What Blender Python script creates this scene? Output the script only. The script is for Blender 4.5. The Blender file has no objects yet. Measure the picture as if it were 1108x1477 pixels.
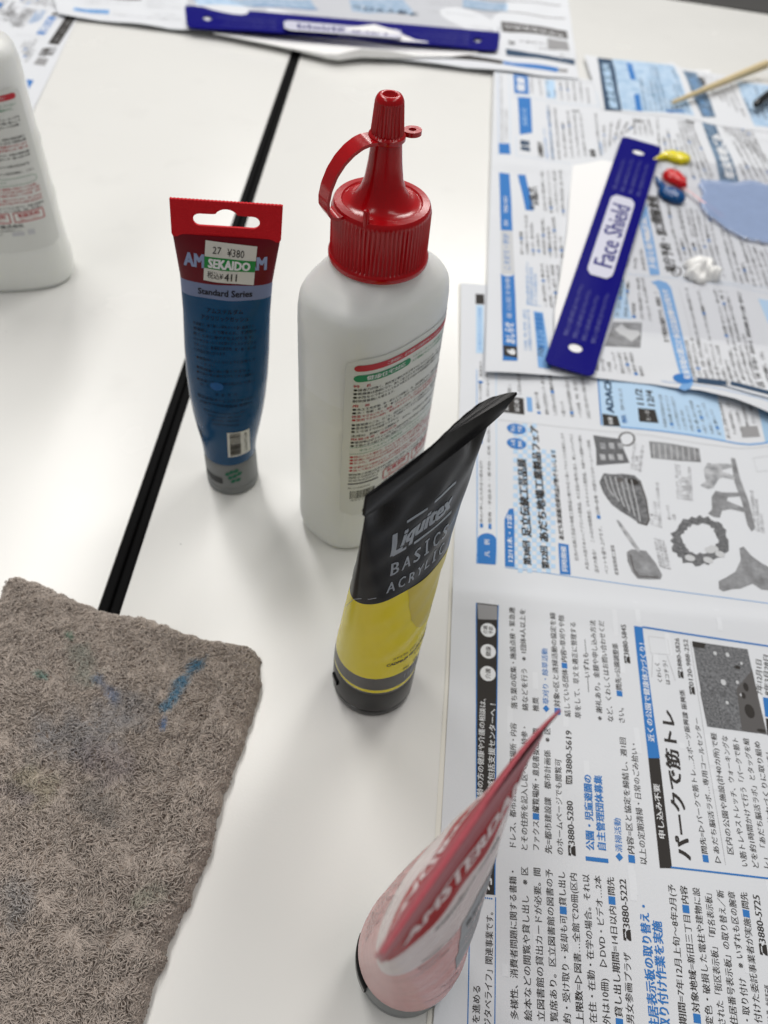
import bpy, bmesh, math, random
import numpy as np
from mathutils import Matrix, Vector
from mathutils.geometry import tessellate_polygon

random.seed(7); rng = np.random.default_rng(7)
SC = bpy.context.scene
COL = SC.collection
MM = 0.001
# ------------------------------------------------------------------ camera
F, CX, CY, HCAM = 1109.0, 554.0, 738.5, 310.0
_A = np.array([168.0, -1328.5, F]); _A /= np.linalg.norm(_A)
_d = np.array([-105.0, 0.0, F]); _d[1] = -(_A[0]*_d[0] + _A[2]*_d[2]) / _A[1]; _d /= np.linalg.norm(_d)
_Z = -_d; _Y = _A; _X = np.cross(_Y, _Z)
R = np.stack([_X, _Y, _Z])

def W(u, v, z=0.0):
    """place on the table (mm) that was measured at photo position u,v"""
    r = R @ np.array([(u-CX)/F, (v-CY)/F, 1.0])
    s = (z-HCAM)/r[2]
    return (s*r[0], s*r[1])

cam = bpy.data.cameras.new('camera'); camo = bpy.data.objects.new('camera', cam); COL.objects.link(camo)
cr, cu, cb = R[:, 0], -R[:, 1], -R[:, 2]
camo.matrix_world = Matrix(((cr[0], cu[0], cb[0], 0), (cr[1], cu[1], cb[1], 0), (cr[2], cu[2], cb[2], HCAM*MM), (0, 0, 0, 1)))
cam.sensor_fit = 'VERTICAL'; cam.sensor_height = 9.8; cam.sensor_width = 7.35
cam.lens = F/1477*9.8
cam.clip_start = 0.01; cam.clip_end = 50
cam.dof.use_dof = True; cam.dof.focus_distance = 0.258; cam.dof.aperture_fstop = 3.1
SC.camera = camo

wd = bpy.data.worlds.new('World'); SC.world = wd; wd.use_nodes = True
bg = wd.node_tree.nodes['Background']; bg.inputs[0].default_value = (0.97, 0.985, 1.0, 1); bg.inputs[1].default_value = 0.14
SC.view_settings.view_transform = 'Standard'; SC.view_settings.look = 'None'
SC.view_settings.exposure = 0.12; SC.view_settings.gamma = 1; SC.view_settings.use_curve_mapping = False
SC.render.engine = 'CYCLES'
SC.cycles.use_denoising = True
SC.cycles.max_bounces = 8; SC.cycles.transparent_max_bounces = 8
SC.cycles.caustics_reflective = False; SC.cycles.caustics_refractive = False

def ceiling_lamp(x, y, z, sx, sy, power, col=(1, 0.972, 0.935)):
    l = bpy.data.lights.new('ceiling_lamp', 'AREA'); l.shape = 'RECTANGLE'
    l.size = sx*MM; l.size_y = sy*MM; l.energy = power; l.color = col
    o = bpy.data.objects.new('ceiling_lamp', l); COL.objects.link(o); o.location = (x*MM, y*MM, z*MM)
ceiling_lamp(-700, 1300, 1850, 300, 1250, 20)
ceiling_lamp(650, 1500, 1850, 300, 1250, 18)
ceiling_lamp(0, 3300, 1850, 1250, 300, 28)
ceiling_lamp(-800, -250, 1850, 300, 1250, 7)
ceiling_lamp(900, 0, 1850, 300, 1250, 6)

# ------------------------------------------------------------------ helpers
def lin(c):
    return tuple(((x/255)/12.92 if x/255 <= .04045 else ((x/255+.055)/1.055)**2.4) for x in c)

MATS = {}
def mat(name, rgb, rough=0.5, spec=0.5, bump=0.0, bscale=400, var=0.0, vscale=60, coat=0.0, sss=0.0, sssr=(3, 3, 3), metallic=0, trans=0, alpha=1, ior=1.45, rvar=0.0, aniso=None):
    m = bpy.data.materials.new(name); m.use_nodes = True; nt = m.node_tree
    b = nt.nodes['Principled BSDF']; c = lin(rgb)
    b.inputs['Base Color'].default_value = (*c, 1); b.inputs['Roughness'].default_value = rough
    b.inputs['Specular IOR Level'].default_value = spec; b.inputs['Metallic'].default_value = metallic
    b.inputs['IOR'].default_value = ior
    if coat: b.inputs['Coat Weight'].default_value = coat; b.inputs['Coat Roughness'].default_value = 0.12
    if sss:
        b.inputs['Subsurface Weight'].default_value = sss; b.inputs['Subsurface Radius'].default_value = tuple(x*MM for x in sssr)
        b.inputs['Subsurface Scale'].default_value = 1.0
    if trans: b.inputs['Transmission Weight'].default_value = trans
    if alpha < 1: b.inputs['Alpha'].default_value = alpha
    tc = nt.nodes.new('ShaderNodeTexCoord')
    if bump:
        n = nt.nodes.new('ShaderNodeTexNoise'); n.inputs['Scale'].default_value = bscale; n.inputs['Detail'].default_value = 3
        bp = nt.nodes.new('ShaderNodeBump'); bp.inputs['Strength'].default_value = bump; bp.inputs['Distance'].default_value = 0.0005
        nt.links.new(tc.outputs['Object'], n.inputs['Vector']); nt.links.new(n.outputs[0], bp.inputs['Height']); nt.links.new(bp.outputs[0], b.inputs['Normal'])
    if var or rvar:
        n2 = nt.nodes.new('ShaderNodeTexNoise'); n2.inputs['Scale'].default_value = vscale; n2.inputs['Detail'].default_value = 4
        nt.links.new(tc.outputs['Object'], n2.inputs['Vector'])
        if var:
            mr = nt.nodes.new('ShaderNodeMapRange'); mr.inputs[3].default_value = 1-var; mr.inputs[4].default_value = 1+var
            nt.links.new(n2.outputs[0], mr.inputs[0])
            mx = nt.nodes.new('ShaderNodeVectorMath'); mx.operation = 'SCALE'; mx.inputs[0].default_value = c
            nt.links.new(mr.outputs[0], mx.inputs['Scale']); nt.links.new(mx.outputs[0], b.inputs['Base Color'])
        if rvar:
            mr2 = nt.nodes.new('ShaderNodeMapRange'); mr2.inputs[3].default_value = rough-rvar; mr2.inputs[4].default_value = rough+rvar
            nt.links.new(n2.outputs[0], mr2.inputs[0]); nt.links.new(mr2.outputs[0], b.inputs['Roughness'])
    MATS[name] = m
    return m

mat('table_white', (229, 229, 226), 0.26, 0.5, bump=0.05, bscale=900, var=0.012, vscale=9, rvar=0.05)
_m = MATS['table_white']; _nt = _m.node_tree; _b = _nt.nodes['Principled BSDF']; _l = _b.inputs['Base Color'].links[0].from_socket
_tc = _nt.nodes.new('ShaderNodeTexCoord'); _v = _nt.nodes.new('ShaderNodeTexVoronoi'); _v.inputs['Scale'].default_value = 34; _nt.links.new(_tc.outputs['Object'], _v.inputs['Vector'])
_r = _nt.nodes.new('ShaderNodeMapRange'); _r.inputs[1].default_value = .012; _r.inputs[2].default_value = .024; _r.inputs[3].default_value = .62; _r.inputs[4].default_value = 1.0; _nt.links.new(_v.outputs['Distance'], _r.inputs[0])
_n = _nt.nodes.new('ShaderNodeTexNoise'); _n.inputs['Scale'].default_value = 26; _n.inputs['Detail'].default_value = 8; _nt.links.new(_tc.outputs['Object'], _n.inputs['Vector'])
_r2 = _nt.nodes.new('ShaderNodeMapRange'); _r2.inputs[1].default_value = .6; _r2.inputs[2].default_value = .75; _r2.inputs[3].default_value = 1.0; _r2.inputs[4].default_value = .965; _nt.links.new(_n.outputs[0], _r2.inputs[0])
_s1 = _nt.nodes.new('ShaderNodeVectorMath'); _s1.operation = 'SCALE'; _nt.links.new(_l, _s1.inputs[0]); _nt.links.new(_r.outputs[0], _s1.inputs['Scale'])
_s2 = _nt.nodes.new('ShaderNodeVectorMath'); _s2.operation = 'SCALE'; _nt.links.new(_s1.outputs[0], _s2.inputs[0]); _nt.links.new(_r2.outputs[0], _s2.inputs['Scale']); _nt.links.new(_s2.outputs[0], _b.inputs['Base Color'])
mat('edge_black', (8, 8, 9), 0.7, 0.1, bump=0.1)
mat('leg_grey', (150, 150, 150), 0.4)
mat('floor_vinyl', (105, 104, 102), 0.5, var=0.1, vscale=12)
mat('paper', (216, 219, 224), 0.75, 0.25, bump=0.12, bscale=1500, var=0.018, vscale=40)
mat('paper_plain', (228, 226, 218), 0.75, 0.25, bump=0.12, bscale=1500, var=0.02, vscale=40)
mat('ink_black', (52, 49, 47), 0.7, 0.25)
mat('ink_soft', (92, 90, 90), 0.7, 0.25)
mat('ink_grey', (150, 150, 152), 0.7, 0.25)
mat('ink_pale', (196, 198, 201), 0.7, 0.25)
mat('ink_blue', (52, 118, 188), 0.7, 0.25)
mat('ink_navy', (48, 72, 98), 0.7, 0.25)
mat('ink_midblue', (120, 166, 216), 0.7, 0.25)
mat('ink_lightblue', (180, 208, 234), 0.7, 0.25)
mat('ink_skyblue', (160, 192, 220), 0.7, 0.25)
mat('ink_white', (228, 230, 233), 0.7, 0.25)
mat('ink_red', (190, 52, 62), 0.5, 0.3)
mat('ink_green', (40, 140, 95), 0.5, 0.3)
mat('label_paper', (216, 218, 214), 0.36, 0.4, var=0.01)
mat('label_black', (48, 48, 50), 0.4, 0.4)
mat('hdpe_full', (229, 231, 227), 0.34, 0.5, bump=0.06, bscale=350, sss=0.5, sssr=(5, 5, 4), var=0.03, vscale=16)
mat('hdpe', (232, 234, 232), 0.34, 0.5, bump=0.06, bscale=350, sss=0.6, sssr=(9, 9, 8), var=0.02, vscale=22)
mat('cap_red', (176, 8, 18), 0.2, 0.5, bump=0.06, bscale=600, var=0.05, vscale=150, sss=0.15, sssr=(2, .4, .3))
mat('tube_blue', (5, 70, 112), 0.22, 0.5, bump=0.12, bscale=120, var=0.12, vscale=45, ior=1.33)
mat('tube_shaded_red', (104, 14, 28), 0.34, 0.5, bump=0.12, bscale=120, var=0.06, ior=1.3)  # darker copy of the header red, shade of the down-facing body put into colour
mat('header_red', (206, 20, 34), 0.5, 0.4, bump=0.4, bscale=1400, var=0.06, ior=1.3)
mat('band_lilac', (122, 134, 168), 0.36, 0.5, ior=1.3)
mat('print_dark', (5, 20, 42), 0.4, 0.4, ior=1.3)
mat('print_lilac', (142, 158, 196), 0.4, 0.4)
mat('print_charcoal', (24, 24, 34), 0.4, 0.4)
mat('cap_grey', (124, 127, 128), 0.42, 0.5, bump=0.05, var=0.03)
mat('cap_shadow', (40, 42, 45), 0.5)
mat('sticker', (214, 214, 208), 0.5, 0.3)
mat('sticker_green', (36, 138, 66), 0.5, 0.3)
mat('logo_green', (24, 104, 78), 0.5, 0.3)
mat('tube_black', (16, 16, 18), 0.26, 0.22, bump=0.1, bscale=90, var=0.06, ior=1.33)
mat('cap_black', (18, 18, 19), 0.26, 0.5, bump=0.04)
mat('tube_yellow', (236, 220, 36), 0.24, 0.3, bump=0.1, bscale=90, var=0.03, vscale=30, ior=1.35)
mat('tube_olive', (206, 188, 26), 0.32, 0.5)
mat('band_grey', (62, 60, 58), 0.35, 0.5)
mat('letter_grey', (146, 156, 166), 0.4, 0.4)
mat('letter_dark', (58, 50, 20), 0.4, 0.4)
mat('tube_pink', (210, 144, 142), 0.22, 0.3, bump=0.12, bscale=90, var=0.05, vscale=40, sss=0.2, sssr=(3, 1.5, 1.5), ior=1.3)
mat('tube_clearwhite', (216, 200, 200), 0.2, 0.3, bump=0.1, bscale=90, var=0.04, ior=1.3)
mat('tube_red', (170, 4, 12), 0.2, 0.05, bump=0.1, bscale=90, var=0.05, ior=1.18)
mat('crimp_pink', (170, 78, 88), 0.35, 0.5, bump=0.3, bscale=700, var=0.1, vscale=200, ior=1.25)
mat('letter_pink', (232, 212, 214), 0.35, 0.4, ior=1.2)
mat('panel_grey', (122, 128, 136), 0.3, 0.5)
mat('letter_line', (150, 90, 96), 0.35, 0.4)
mat('navy_plastic', (8, 4, 112), 0.28, 0.25, bump=0.04, ior=1.2)
mat('pill_grey', (205, 206, 222), 0.35, 0.4)
mat('print_faintblue', (86, 88, 160), 0.4, 0.4)
mat('foam_white', (240, 240, 240), 0.8, 0.2, bump=0.3, bscale=1200)
mat('paint_yellow', (228, 214, 22), 0.2, 0.6, sss=0.2, sssr=(1, 1, .3))
mat('paint_red', (205, 24, 30), 0.2, 0.6)
mat('paint_blue', (14, 76, 134), 0.15, 0.6)
mat('paint_white', (246, 246, 244), 0.3, 0.5, sss=0.3, sssr=(2, 2, 2))
mat('paint_lavender', (150, 172, 212), 0.22, 0.6, alpha=.72, var=0.1, vscale=90, bump=0.4, bscale=200)
mat('paint_trail', (222, 186, 190), 0.4)
mat('wood', (208, 190, 150), 0.55, 0.3, bump=0.2, var=0.08, vscale=80)
mat('pen_black', (20, 22, 24), 0.25, 0.5)

def photo_mat(name, scale, c0, c1, lo=0.35, hi=0.62):
    m = bpy.data.materials.new(name); m.use_nodes = True; nt = m.node_tree; b = nt.nodes['Principled BSDF']
    b.inputs['Roughness'].default_value = 0.7
    tc = nt.nodes.new('ShaderNodeTexCoord'); n = nt.nodes.new('ShaderNodeTexNoise'); n.inputs['Scale'].default_value = scale; n.inputs['Detail'].default_value = 6
    n.inputs['Roughness'].default_value = 0.65
    r = nt.nodes.new('ShaderNodeValToRGB'); r.color_ramp.elements[0].position = lo; r.color_ramp.elements[1].position = hi
    r.color_ramp.elements[0].color = (*lin(c0), 1); r.color_ramp.elements[1].color = (*lin(c1), 1)
    nt.links.new(tc.outputs['Object'], n.inputs['Vector']); nt.links.new(n.outputs[0], r.inputs[0]); nt.links.new(r.outputs[0], b.inputs['Base Color'])
    MATS[name] = m
photo_mat('photo_dark', 620, (38, 38, 40), (150, 152, 156), .3, .8)
photo_mat('photo_knit', 1500, (58, 58, 60), (112, 114, 118))
photo_mat('photo_mid', 160, (96, 96, 98), (160, 162, 166), .25, .75)
photo_mat('photo_leaf', 1300, (34, 34, 36), (150, 152, 156), .35, .75)
photo_mat('photo_light', 180, (128, 130, 134), (190, 192, 196))
photo_mat('newsblue', 120, (150, 182, 212), (186, 208, 230))
photo_mat('newsnavy', 160, (52, 74, 98), (112, 140, 168))

# film: thin clear plastic
m = bpy.data.materials.new('clear_film'); m.use_nodes = True; nt = m.node_tree; nt.nodes.clear()
out = nt.nodes.new('ShaderNodeOutputMaterial'); mx = nt.nodes.new('ShaderNodeMixShader'); tr = nt.nodes.new('ShaderNodeBsdfTransparent'); gl = nt.nodes.new('ShaderNodeBsdfGlossy')
lw = nt.nodes.new('ShaderNodeLayerWeight'); lw.inputs[0].default_value = 0.5; gl.inputs['Roughness'].default_value = 0.15
pw = nt.nodes.new('ShaderNodeMath'); pw.operation = 'POWER'; pw.inputs[1].default_value = 3.0; fr = nt.nodes.new('ShaderNodeMath'); fr.operation = 'MULTIPLY_ADD'; fr.inputs[1].default_value = 0.5; fr.inputs[2].default_value = 0.03
nt.links.new(lw.outputs['Facing'], pw.inputs[0]); nt.links.new(pw.outputs[0], fr.inputs[0])
tr.inputs[0].default_value = (0.97, 0.97, 0.98, 1)
nt.links.new(fr.outputs[0], mx.inputs[0]); nt.links.new(tr.outputs[0], mx.inputs[1]); nt.links.new(gl.outputs[0], mx.inputs[2]); nt.links.new(mx.outputs[0], out.inputs[0])
MATS['clear_film'] = m

# towel yarn reads its dye and stains from a colour attribute
m = bpy.data.materials.new('towel_yarn'); m.use_nodes = True; nt = m.node_tree; b = nt.nodes['Principled BSDF']
at = nt.nodes.new('ShaderNodeAttribute'); at.attribute_name = 'dye'; nt.links.new(at.outputs['Color'], b.inputs['Base Color'])
b.inputs['Roughness'].default_value = 0.9; b.inputs['Specular IOR Level'].default_value = 0.15
b.inputs['Sheen Weight'].default_value = 0.25
MATS['towel_yarn'] = m
mat('towel_base', (132, 120, 110), 0.95, 0.1, bump=1.0, bscale=900, var=0.2, vscale=300)

class MB:
    """collects geometry (mm) with materials and makes one mesh"""
    def __init__(s): s.v = []; s.f = []; s.m = []; s.mats = []; s.n = 0
    def mi(s, name):
        if name not in s.mats: s.mats.append(name)
        return s.mats.index(name)
    def add(s, verts, faces, mname):
        i = s.mi(mname); n = s.n
        verts = np.asarray(verts, float).reshape(-1, 3)
        s.v.append(verts); s.n += len(verts)
        for f in faces: s.f.append(tuple(int(k)+n for k in f)); s.m.append(i)
    def grid(s, P, mname, closed_u=False, closed_v=False, mfun=None):
        P = np.asarray(P); nu, nv = P.shape[:2]; n = s.n
        s.v.append(P.reshape(-1, 3)); s.n += nu*nv
        for i in range(nu if closed_u else nu-1):
            for j in range(nv if closed_v else nv-1):
                i2, j2 = (i+1) % nu, (j+1) % nv
                s.f.append((n+i*nv+j, n+i2*nv+j, n+i2*nv+j2, n+i*nv+j2))
                s.m.append(s.mi(mfun(i, j) if mfun else mname))
    def cap(s, ring, mname, flip=False):
        ring = np.asarray(ring); c = ring.mean(0); n = len(ring)
        fs = [(i, (i+1) % n, n) if not flip else ((i+1) % n, i, n) for i in range(n)]
        s.add(np.vstack([ring, c]), fs, mname)
    def obj(s, name, parent=None, smooth=True, org=(0, 0, 0), auto=None):
        me = bpy.data.meshes.new(name)
        v = (np.concatenate(s.v) - np.array(org, float))*MM
        me.from_pydata(v.tolist(), [], s.f)
        for k in s.mats: me.materials.append(MATS[k])
        me.polygons.foreach_set('material_index', s.m)
        me.polygons.foreach_set('use_smooth', [smooth]*len(s.f)); me.update()
        if auto: me.set_sharp_from_angle(angle=math.radians(auto))
        o = bpy.data.objects.new(name, me); COL.objects.link(o)
        if parent is not None: o.parent = parent
        else: o.location = tuple(c*MM for c in org)
        return o

def thing(name, label, cat, org=(0, 0, 0), rz=0, group=None):
    o = bpy.data.objects.new(name, None); COL.objects.link(o)
    o.location = tuple(c*MM for c in org); o.rotation_euler = (0, 0, rz); o.empty_display_size = 0.02
    tag(o, label, cat, group); return o
def tag(o, label=None, cat=None, group=None, kind=None):
    if label: o['label'] = label
    if cat: o['category'] = cat
    if group: o['group'] = group
    if kind: o['kind'] = kind
    return o

# ------------------------------------------------------------------ lettering
GL = {}; ADV = {}
def fullwidth(ch): return ord(ch) > 0x2E7F or ch in '…※▷☎―'
def need(chars, off, res):
    todo = [c for c in dict.fromkeys(chars) if (c, off, res) not in GL and c not in ' 　']
    if not todo: return
    obs = []
    for ch in todo:
        c = bpy.data.curves.new('glyph', 'FONT'); c.body = ch; c.size = 1; c.resolution_u = res; c.offset = off
        o = bpy.data.objects.new('glyph', c); COL.objects.link(o); obs.append(o)
        if not fullwidth(ch) and ch not in ADV:
            c2 = bpy.data.curves.new('glyph', 'FONT'); c2.body = ch+'H'; c2.size = 1; c2.resolution_u = 1
            o2 = bpy.data.objects.new('glyph', c2); COL.objects.link(o2); ADV[ch] = o2
    bpy.context.view_layer.update()
    dg = bpy.context.evaluated_depsgraph_get()
    for ch, o in zip(todo, obs):
        me = bpy.data.meshes.new_from_object(o.evaluated_get(dg))
        a = np.empty(len(me.vertices)*3); me.vertices.foreach_get('co', a)
        GL[(ch, off, res)] = (a.reshape(-1, 3)[:, :2].copy(), [tuple(p.vertices) for p in me.polygons])
        bpy.data.meshes.remove(me)
    for ch in list(ADV):
        if not isinstance(ADV[ch], float):
            o2 = ADV[ch]; me = bpy.data.meshes.new_from_object(o2.evaluated_get(dg))
            a = np.empty(len(me.vertices)*3); me.vertices.foreach_get('co', a)
            ADV[ch] = float(a[0::3].max()-0.653); bpy.data.meshes.remove(me)
            cu_ = o2.data; bpy.data.objects.remove(o2); bpy.data.curves.remove(cu_)
    for o in obs:
        cu_ = o.data; bpy.data.objects.remove(o); bpy.data.curves.remove(cu_)
def adv(ch):
    if ch in '■☎': return 1.0
    if fullwidth(ch): return 1.0
    if ch == ' ': return 0.3
    return ADV[ch]

STEP = 5.0
class Ink:
    """flat printing in page millimetres; put on a surface later"""
    def __init__(s, base=0.0): s.items = []; s.base = base
    def tri(s, V, Fc, col, level=1):
        V = np.asarray(V, float); lim = STEP*1.35
        if lim < 3:
            ext = max(max(math.dist(V[f[i]], V[f[i-1]]) for i in range(len(f))) for f in Fc)
            if ext > lim:
                P = [tuple(p) for p in V]; out = []
                todo = [(f[0], f[i], f[i+1]) for f in Fc for i in range(1, len(f)-1)]
                while todo:
                    a, b, c = todo.pop(); L = [math.dist(P[a], P[b]), math.dist(P[b], P[c]), math.dist(P[c], P[a])]; m = max(L)
                    if m < lim: out.append((a, b, c)); continue
                    if L[1] == m: a, b, c = b, c, a
                    elif L[2] == m: a, b, c = c, a, b
                    P.append(((P[a][0]+P[b][0])/2, (P[a][1]+P[b][1])/2)); n = len(P)-1; todo += [(a, n, c), (n, b, c)]
                V, Fc = np.array(P), out
        s.items.append((V, Fc, col, level))
    def quad(s, p00, p10, p11, p01, col, level=1, n=None, m=None):
        P = [np.array(p, float) for p in (p00, p10, p11, p01)]
        n = n or max(1, int(np.linalg.norm(P[1]-P[0])/STEP)); m = m or max(1, int(np.linalg.norm(P[3]-P[0])/STEP))
        V = []; Fc = []
        for i in range(n+1):
            for j in range(m+1):
                a, b = i/n, j/m
                V.append((P[0]*(1-a)+P[1]*a)*(1-b) + (P[3]*(1-a)+P[2]*a)*b)
        for i in range(n):
            for j in range(m): k = i*(m+1)+j; Fc.append((k, k+m+1, k+m+2, k+1))
        s.tri(V, Fc, col, level)
    def line(s, a, b, w, col, level=1):
        a, b = np.array(a, float), np.array(b, float); d = b-a; L = np.linalg.norm(d)
        if L < 1e-6: return
        nn = np.array([-d[1], d[0]])/L*w/2; s.quad(a-nn, b-nn, b+nn, a+nn, col, level, m=1)
    def path(s, pts, w, col, level=1, closed=False):
        pts = list(pts)+([pts[0]] if closed else [])
        for a, b in zip(pts[:-1], pts[1:]): s.line(a, b, w, col, level)
    def poly(s, pts, col, level=1, holes=()):
        loops = [[Vector((p[0], p[1], 0)) for p in lp] for lp in [pts, *holes]]
        t = tessellate_polygon(loops); V = [(p.x, p.y) for lp in loops for p in lp]
        V = [tuple(p) for p in V]; out = []; todo = [tuple(x) for x in t]
        while todo:
            a, b, c = todo.pop(); L = [math.dist(V[a], V[b]), math.dist(V[b], V[c]), math.dist(V[c], V[a])]; m = max(L)
            if m < STEP*1.3: out.append((a, b, c)); continue
            if L[1] == m: a, b, c = b, c, a
            elif L[2] == m: a, b, c = c, a, b
            V.append(((V[a][0]+V[b][0])/2, (V[a][1]+V[b][1])/2)); n = len(V)-1; todo += [(a, n, c), (n, b, c)]
        s.tri(V, out, col, level)
    def disc(s, c, rx, ry, col, level=1, ang=0):
        ca, sa = math.cos(ang), math.sin(ang)
        s.poly([(c[0]+rx*math.cos(t)*ca-ry*math.sin(t)*sa, c[1]+rx*math.cos(t)*sa+ry*math.sin(t)*ca) for t in np.linspace(0, 2*math.pi, 28, endpoint=False)], col, level)
    def pill(s, x0, x1, y0, y1, r, col, level=1):
        pts = []
        for cx, cy, a0 in ((x1-r, y1-r, 0), (x0+r, y1-r, 90), (x0+r, y0+r, 180), (x1-r, y0+r, 270)):
            for k in range(7): t = math.radians(a0+15*k); pts.append((cx+r*math.cos(t), cy+r*math.sin(t)))
        s.poly(pts, col, level); return pts
    def text(s, txt, p0, p1=None, col='ink_black', size=None, bold=0.0, res=2, level=1, hratio=1.0, slant=0.0, sq=None):
        """baseline-centre line from p0 to p1 (or p0 + size); glyphs stand to the left of p0->p1"""
        segs = txt if isinstance(txt, list) else [(txt, col, bold)]
        if s.base and res == 2: segs = [(t_, c_, max(b_, s.base)) for t_, c_, b_ in segs]
        for t, c, b in segs: need(t.replace('■', '').replace('☎', ''), 0.0, res)
        total = sum(adv(ch) if ch != '　' else 1.0 for t, _, _ in segs for ch in t)
        p0 = np.array(p0, float)
        if p1 is None: p1 = p0+np.array([size*total, 0.0])
        p1 = np.array(p1, float); d = p1-p0; L = np.linalg.norm(d); e = d/L; up = np.array([-e[1], e[0]])
        sx = L/total; sy = (size if size else sx)*hratio
        x = 0.0; acc = {}
        for t, c, bb in segs:
            b = 0.0
            for ch in t:
                a = 1.0 if ch == '　' else adv(ch)
                if ch == '☎':
                    V = np.array([(.06, -.06), (.94, -.06), (.94, .16), (.74, .44), (.26, .44), (.06, .16), (.02, .46), (.2, .46), (.26, .56), (.74, .56), (.8, .46), (.98, .46), (.94, .74), (.06, .74)])
                    Fc = [(0, 1, 2, 3, 4, 5), (6, 7, 8, 13), (8, 9, 12, 13), (9, 10, 11, 12)]; c2 = c
                elif ch == '■':
                    q = [(x+.08, -.06), (x+.92, -.06), (x+.92, .78), (x+.08, .78)]
                    V = np.array(q); Fc = [(0, 1, 2, 3)]; c2 = 'ink_blue' if c != 'ink_white' else c
                elif ch in ' 　': x += a; continue
                else:
                    V, Fc = GL[(ch, b, res)]; V = V+np.array([x, 0]); c2 = c
                cy = 0.36
                q_ = bb if ch != '■' else 0
                for si, (ox, oy) in enumerate([(0, 0)] if q_ == 0 else ([(-q_, 0), (q_, 0)] if q_ < .03 else [(-q_, -q_*.6), (q_, -q_*.6), (q_, q_*.6), (-q_, q_*.6)])):
                    V2 = p0 + np.outer((V[:, 0]+ox+slant*(V[:, 1]-cy))*sx, e) + np.outer((V[:, 1]+oy-cy)*sy, up)
                    vs, fs, n = acc.setdefault((c2, si), ([], [], [0]))
                    vs.append(V2); fs.extend(tuple(k+n[0] for k in f) for f in Fc); n[0] += len(V2)
                x += a
        for (c, si), (vs, fs, n) in acc.items(): s.tri(np.vstack(vs), fs, c, level+.1*si)
    def put(s, mb, fun):
        for V, Fc, col, lv in s.items: mb.add(fun(V, lv), Fc, col)

POOL = ('区内の公園や施設で軽い筋トレやストレッチ、ウォーキングなどを約1時間かけて行います。申し込みは電話または窓口で受け付け※対象は区内在住・在勤・在学の方'
        '期間は12月上旬から2月まで費用は無料です。内容は清掃活動と草刈りの協定を締結し、くわしくはお問い合わせください。場所=生涯学習センター問い合わせ先'
        '図書館の貸出カードが必要。予約・受け取り・返却も可。消費者問題に関する書籍・絵本などの閲覧や貸し出し定員30人(先着順)手話通訳あり日時会場')
def filler(n, gap=0.0):
    k = random.randrange(len(POOL)); s = (POOL*3)[k:k+n]
    return s
def block(ink, a0, a1, b0, b1, n, col='ink_soft', size=3.0, res=1, bold=0.0, blues=0.0, ragged=0.25, level=1):
    """n lines; first runs a0->a1, last b0->b1"""
    a0, a1, b0, b1 = [np.array(p, float) for p in (a0, a1, b0, b1)]
    for i in range(n):
        t = i/max(1, n-1); p, q = a0*(1-t)+b0*t, a1*(1-t)+b1*t
        if random.random() < ragged: q = p+(q-p)*random.uniform(0.25, 0.9)
        L = np.linalg.norm(q-p); k = max(1, int(round(L/size)))
        txt = filler(k)
        if random.random() < blues and k > 5:
            j = random.randrange(0, k-3); segs = [(txt[:j], col, bold), ('■', 'ink_blue', bold), (txt[j+1:j+4], 'ink_black', 0.02), (txt[j+4:], col, bold)]
            segs = [s_ for s_ in segs if s_[0]]
            ink.text(segs, p, q, size=size, res=res, level=level)
        else: ink.text(txt, p, q, col=col, size=size, res=res, bold=bold, level=level)

def crop(ox, oy, s, z=0): return lambda x, y: W(ox+x/s, oy+y/s, z)
def W2(u, v): return W(u, v, 4)

# ------------------------------------------------------------------ room: floor and tables
mb = MB(); mb.grid(np.array([[(x, y, -700) for y in np.linspace(-3000, 6000, 10)] for x in np.linspace(-4000, 4000, 10)]), 'floor_vinyl')
tag(mb.obj('floor'), kind='structure')

GA = np.array([-121.9, 177.6]); GB = np.array([-148.5, 850.6]); gd = (GB-GA)/np.linalg.norm(GB-GA); gn = np.array([gd[1], -gd[0]])  # gn points to +x
def gpt(y, off): t = (y-GA[1])/gd[1]; return GA+gd*t+gn*off
def slab(name, poly, z0, z1, bev, mname, parent):
    bm = bmesh.new(); vs = [bm.verts.new((p[0]*MM, p[1]*MM, z0*MM)) for p in poly]
    f = bm.faces.new(vs); bmesh.ops.recalc_face_normals(bm, faces=[f])
    r = bmesh.ops.extrude_face_region(bm, geom=[f]); up = [g for g in r['geom'] if isinstance(g, bmesh.types.BMVert)]
    for v in up: v.co.z = z1*MM
    bmesh.ops.recalc_face_normals(bm, faces=bm.faces)
    es = [e for e in bm.edges if all(abs(v.co.z-z1*MM) < 1e-7 for v in e.verts)]
    if bev: bmesh.ops.bevel(bm, geom=es, offset=bev*MM, segments=4, profile=0.5, affect='EDGES')
    me = bpy.data.meshes.new(name); bm.to_mesh(me); bm.free(); me.materials.append(MATS[mname])
    for p in me.polygons: p.use_smooth = True
    me.set_sharp_from_angle(angle=math.radians(35))
    o = bpy.data.objects.new(name, me); COL.objects.link(o); o.parent = parent; return o
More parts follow.
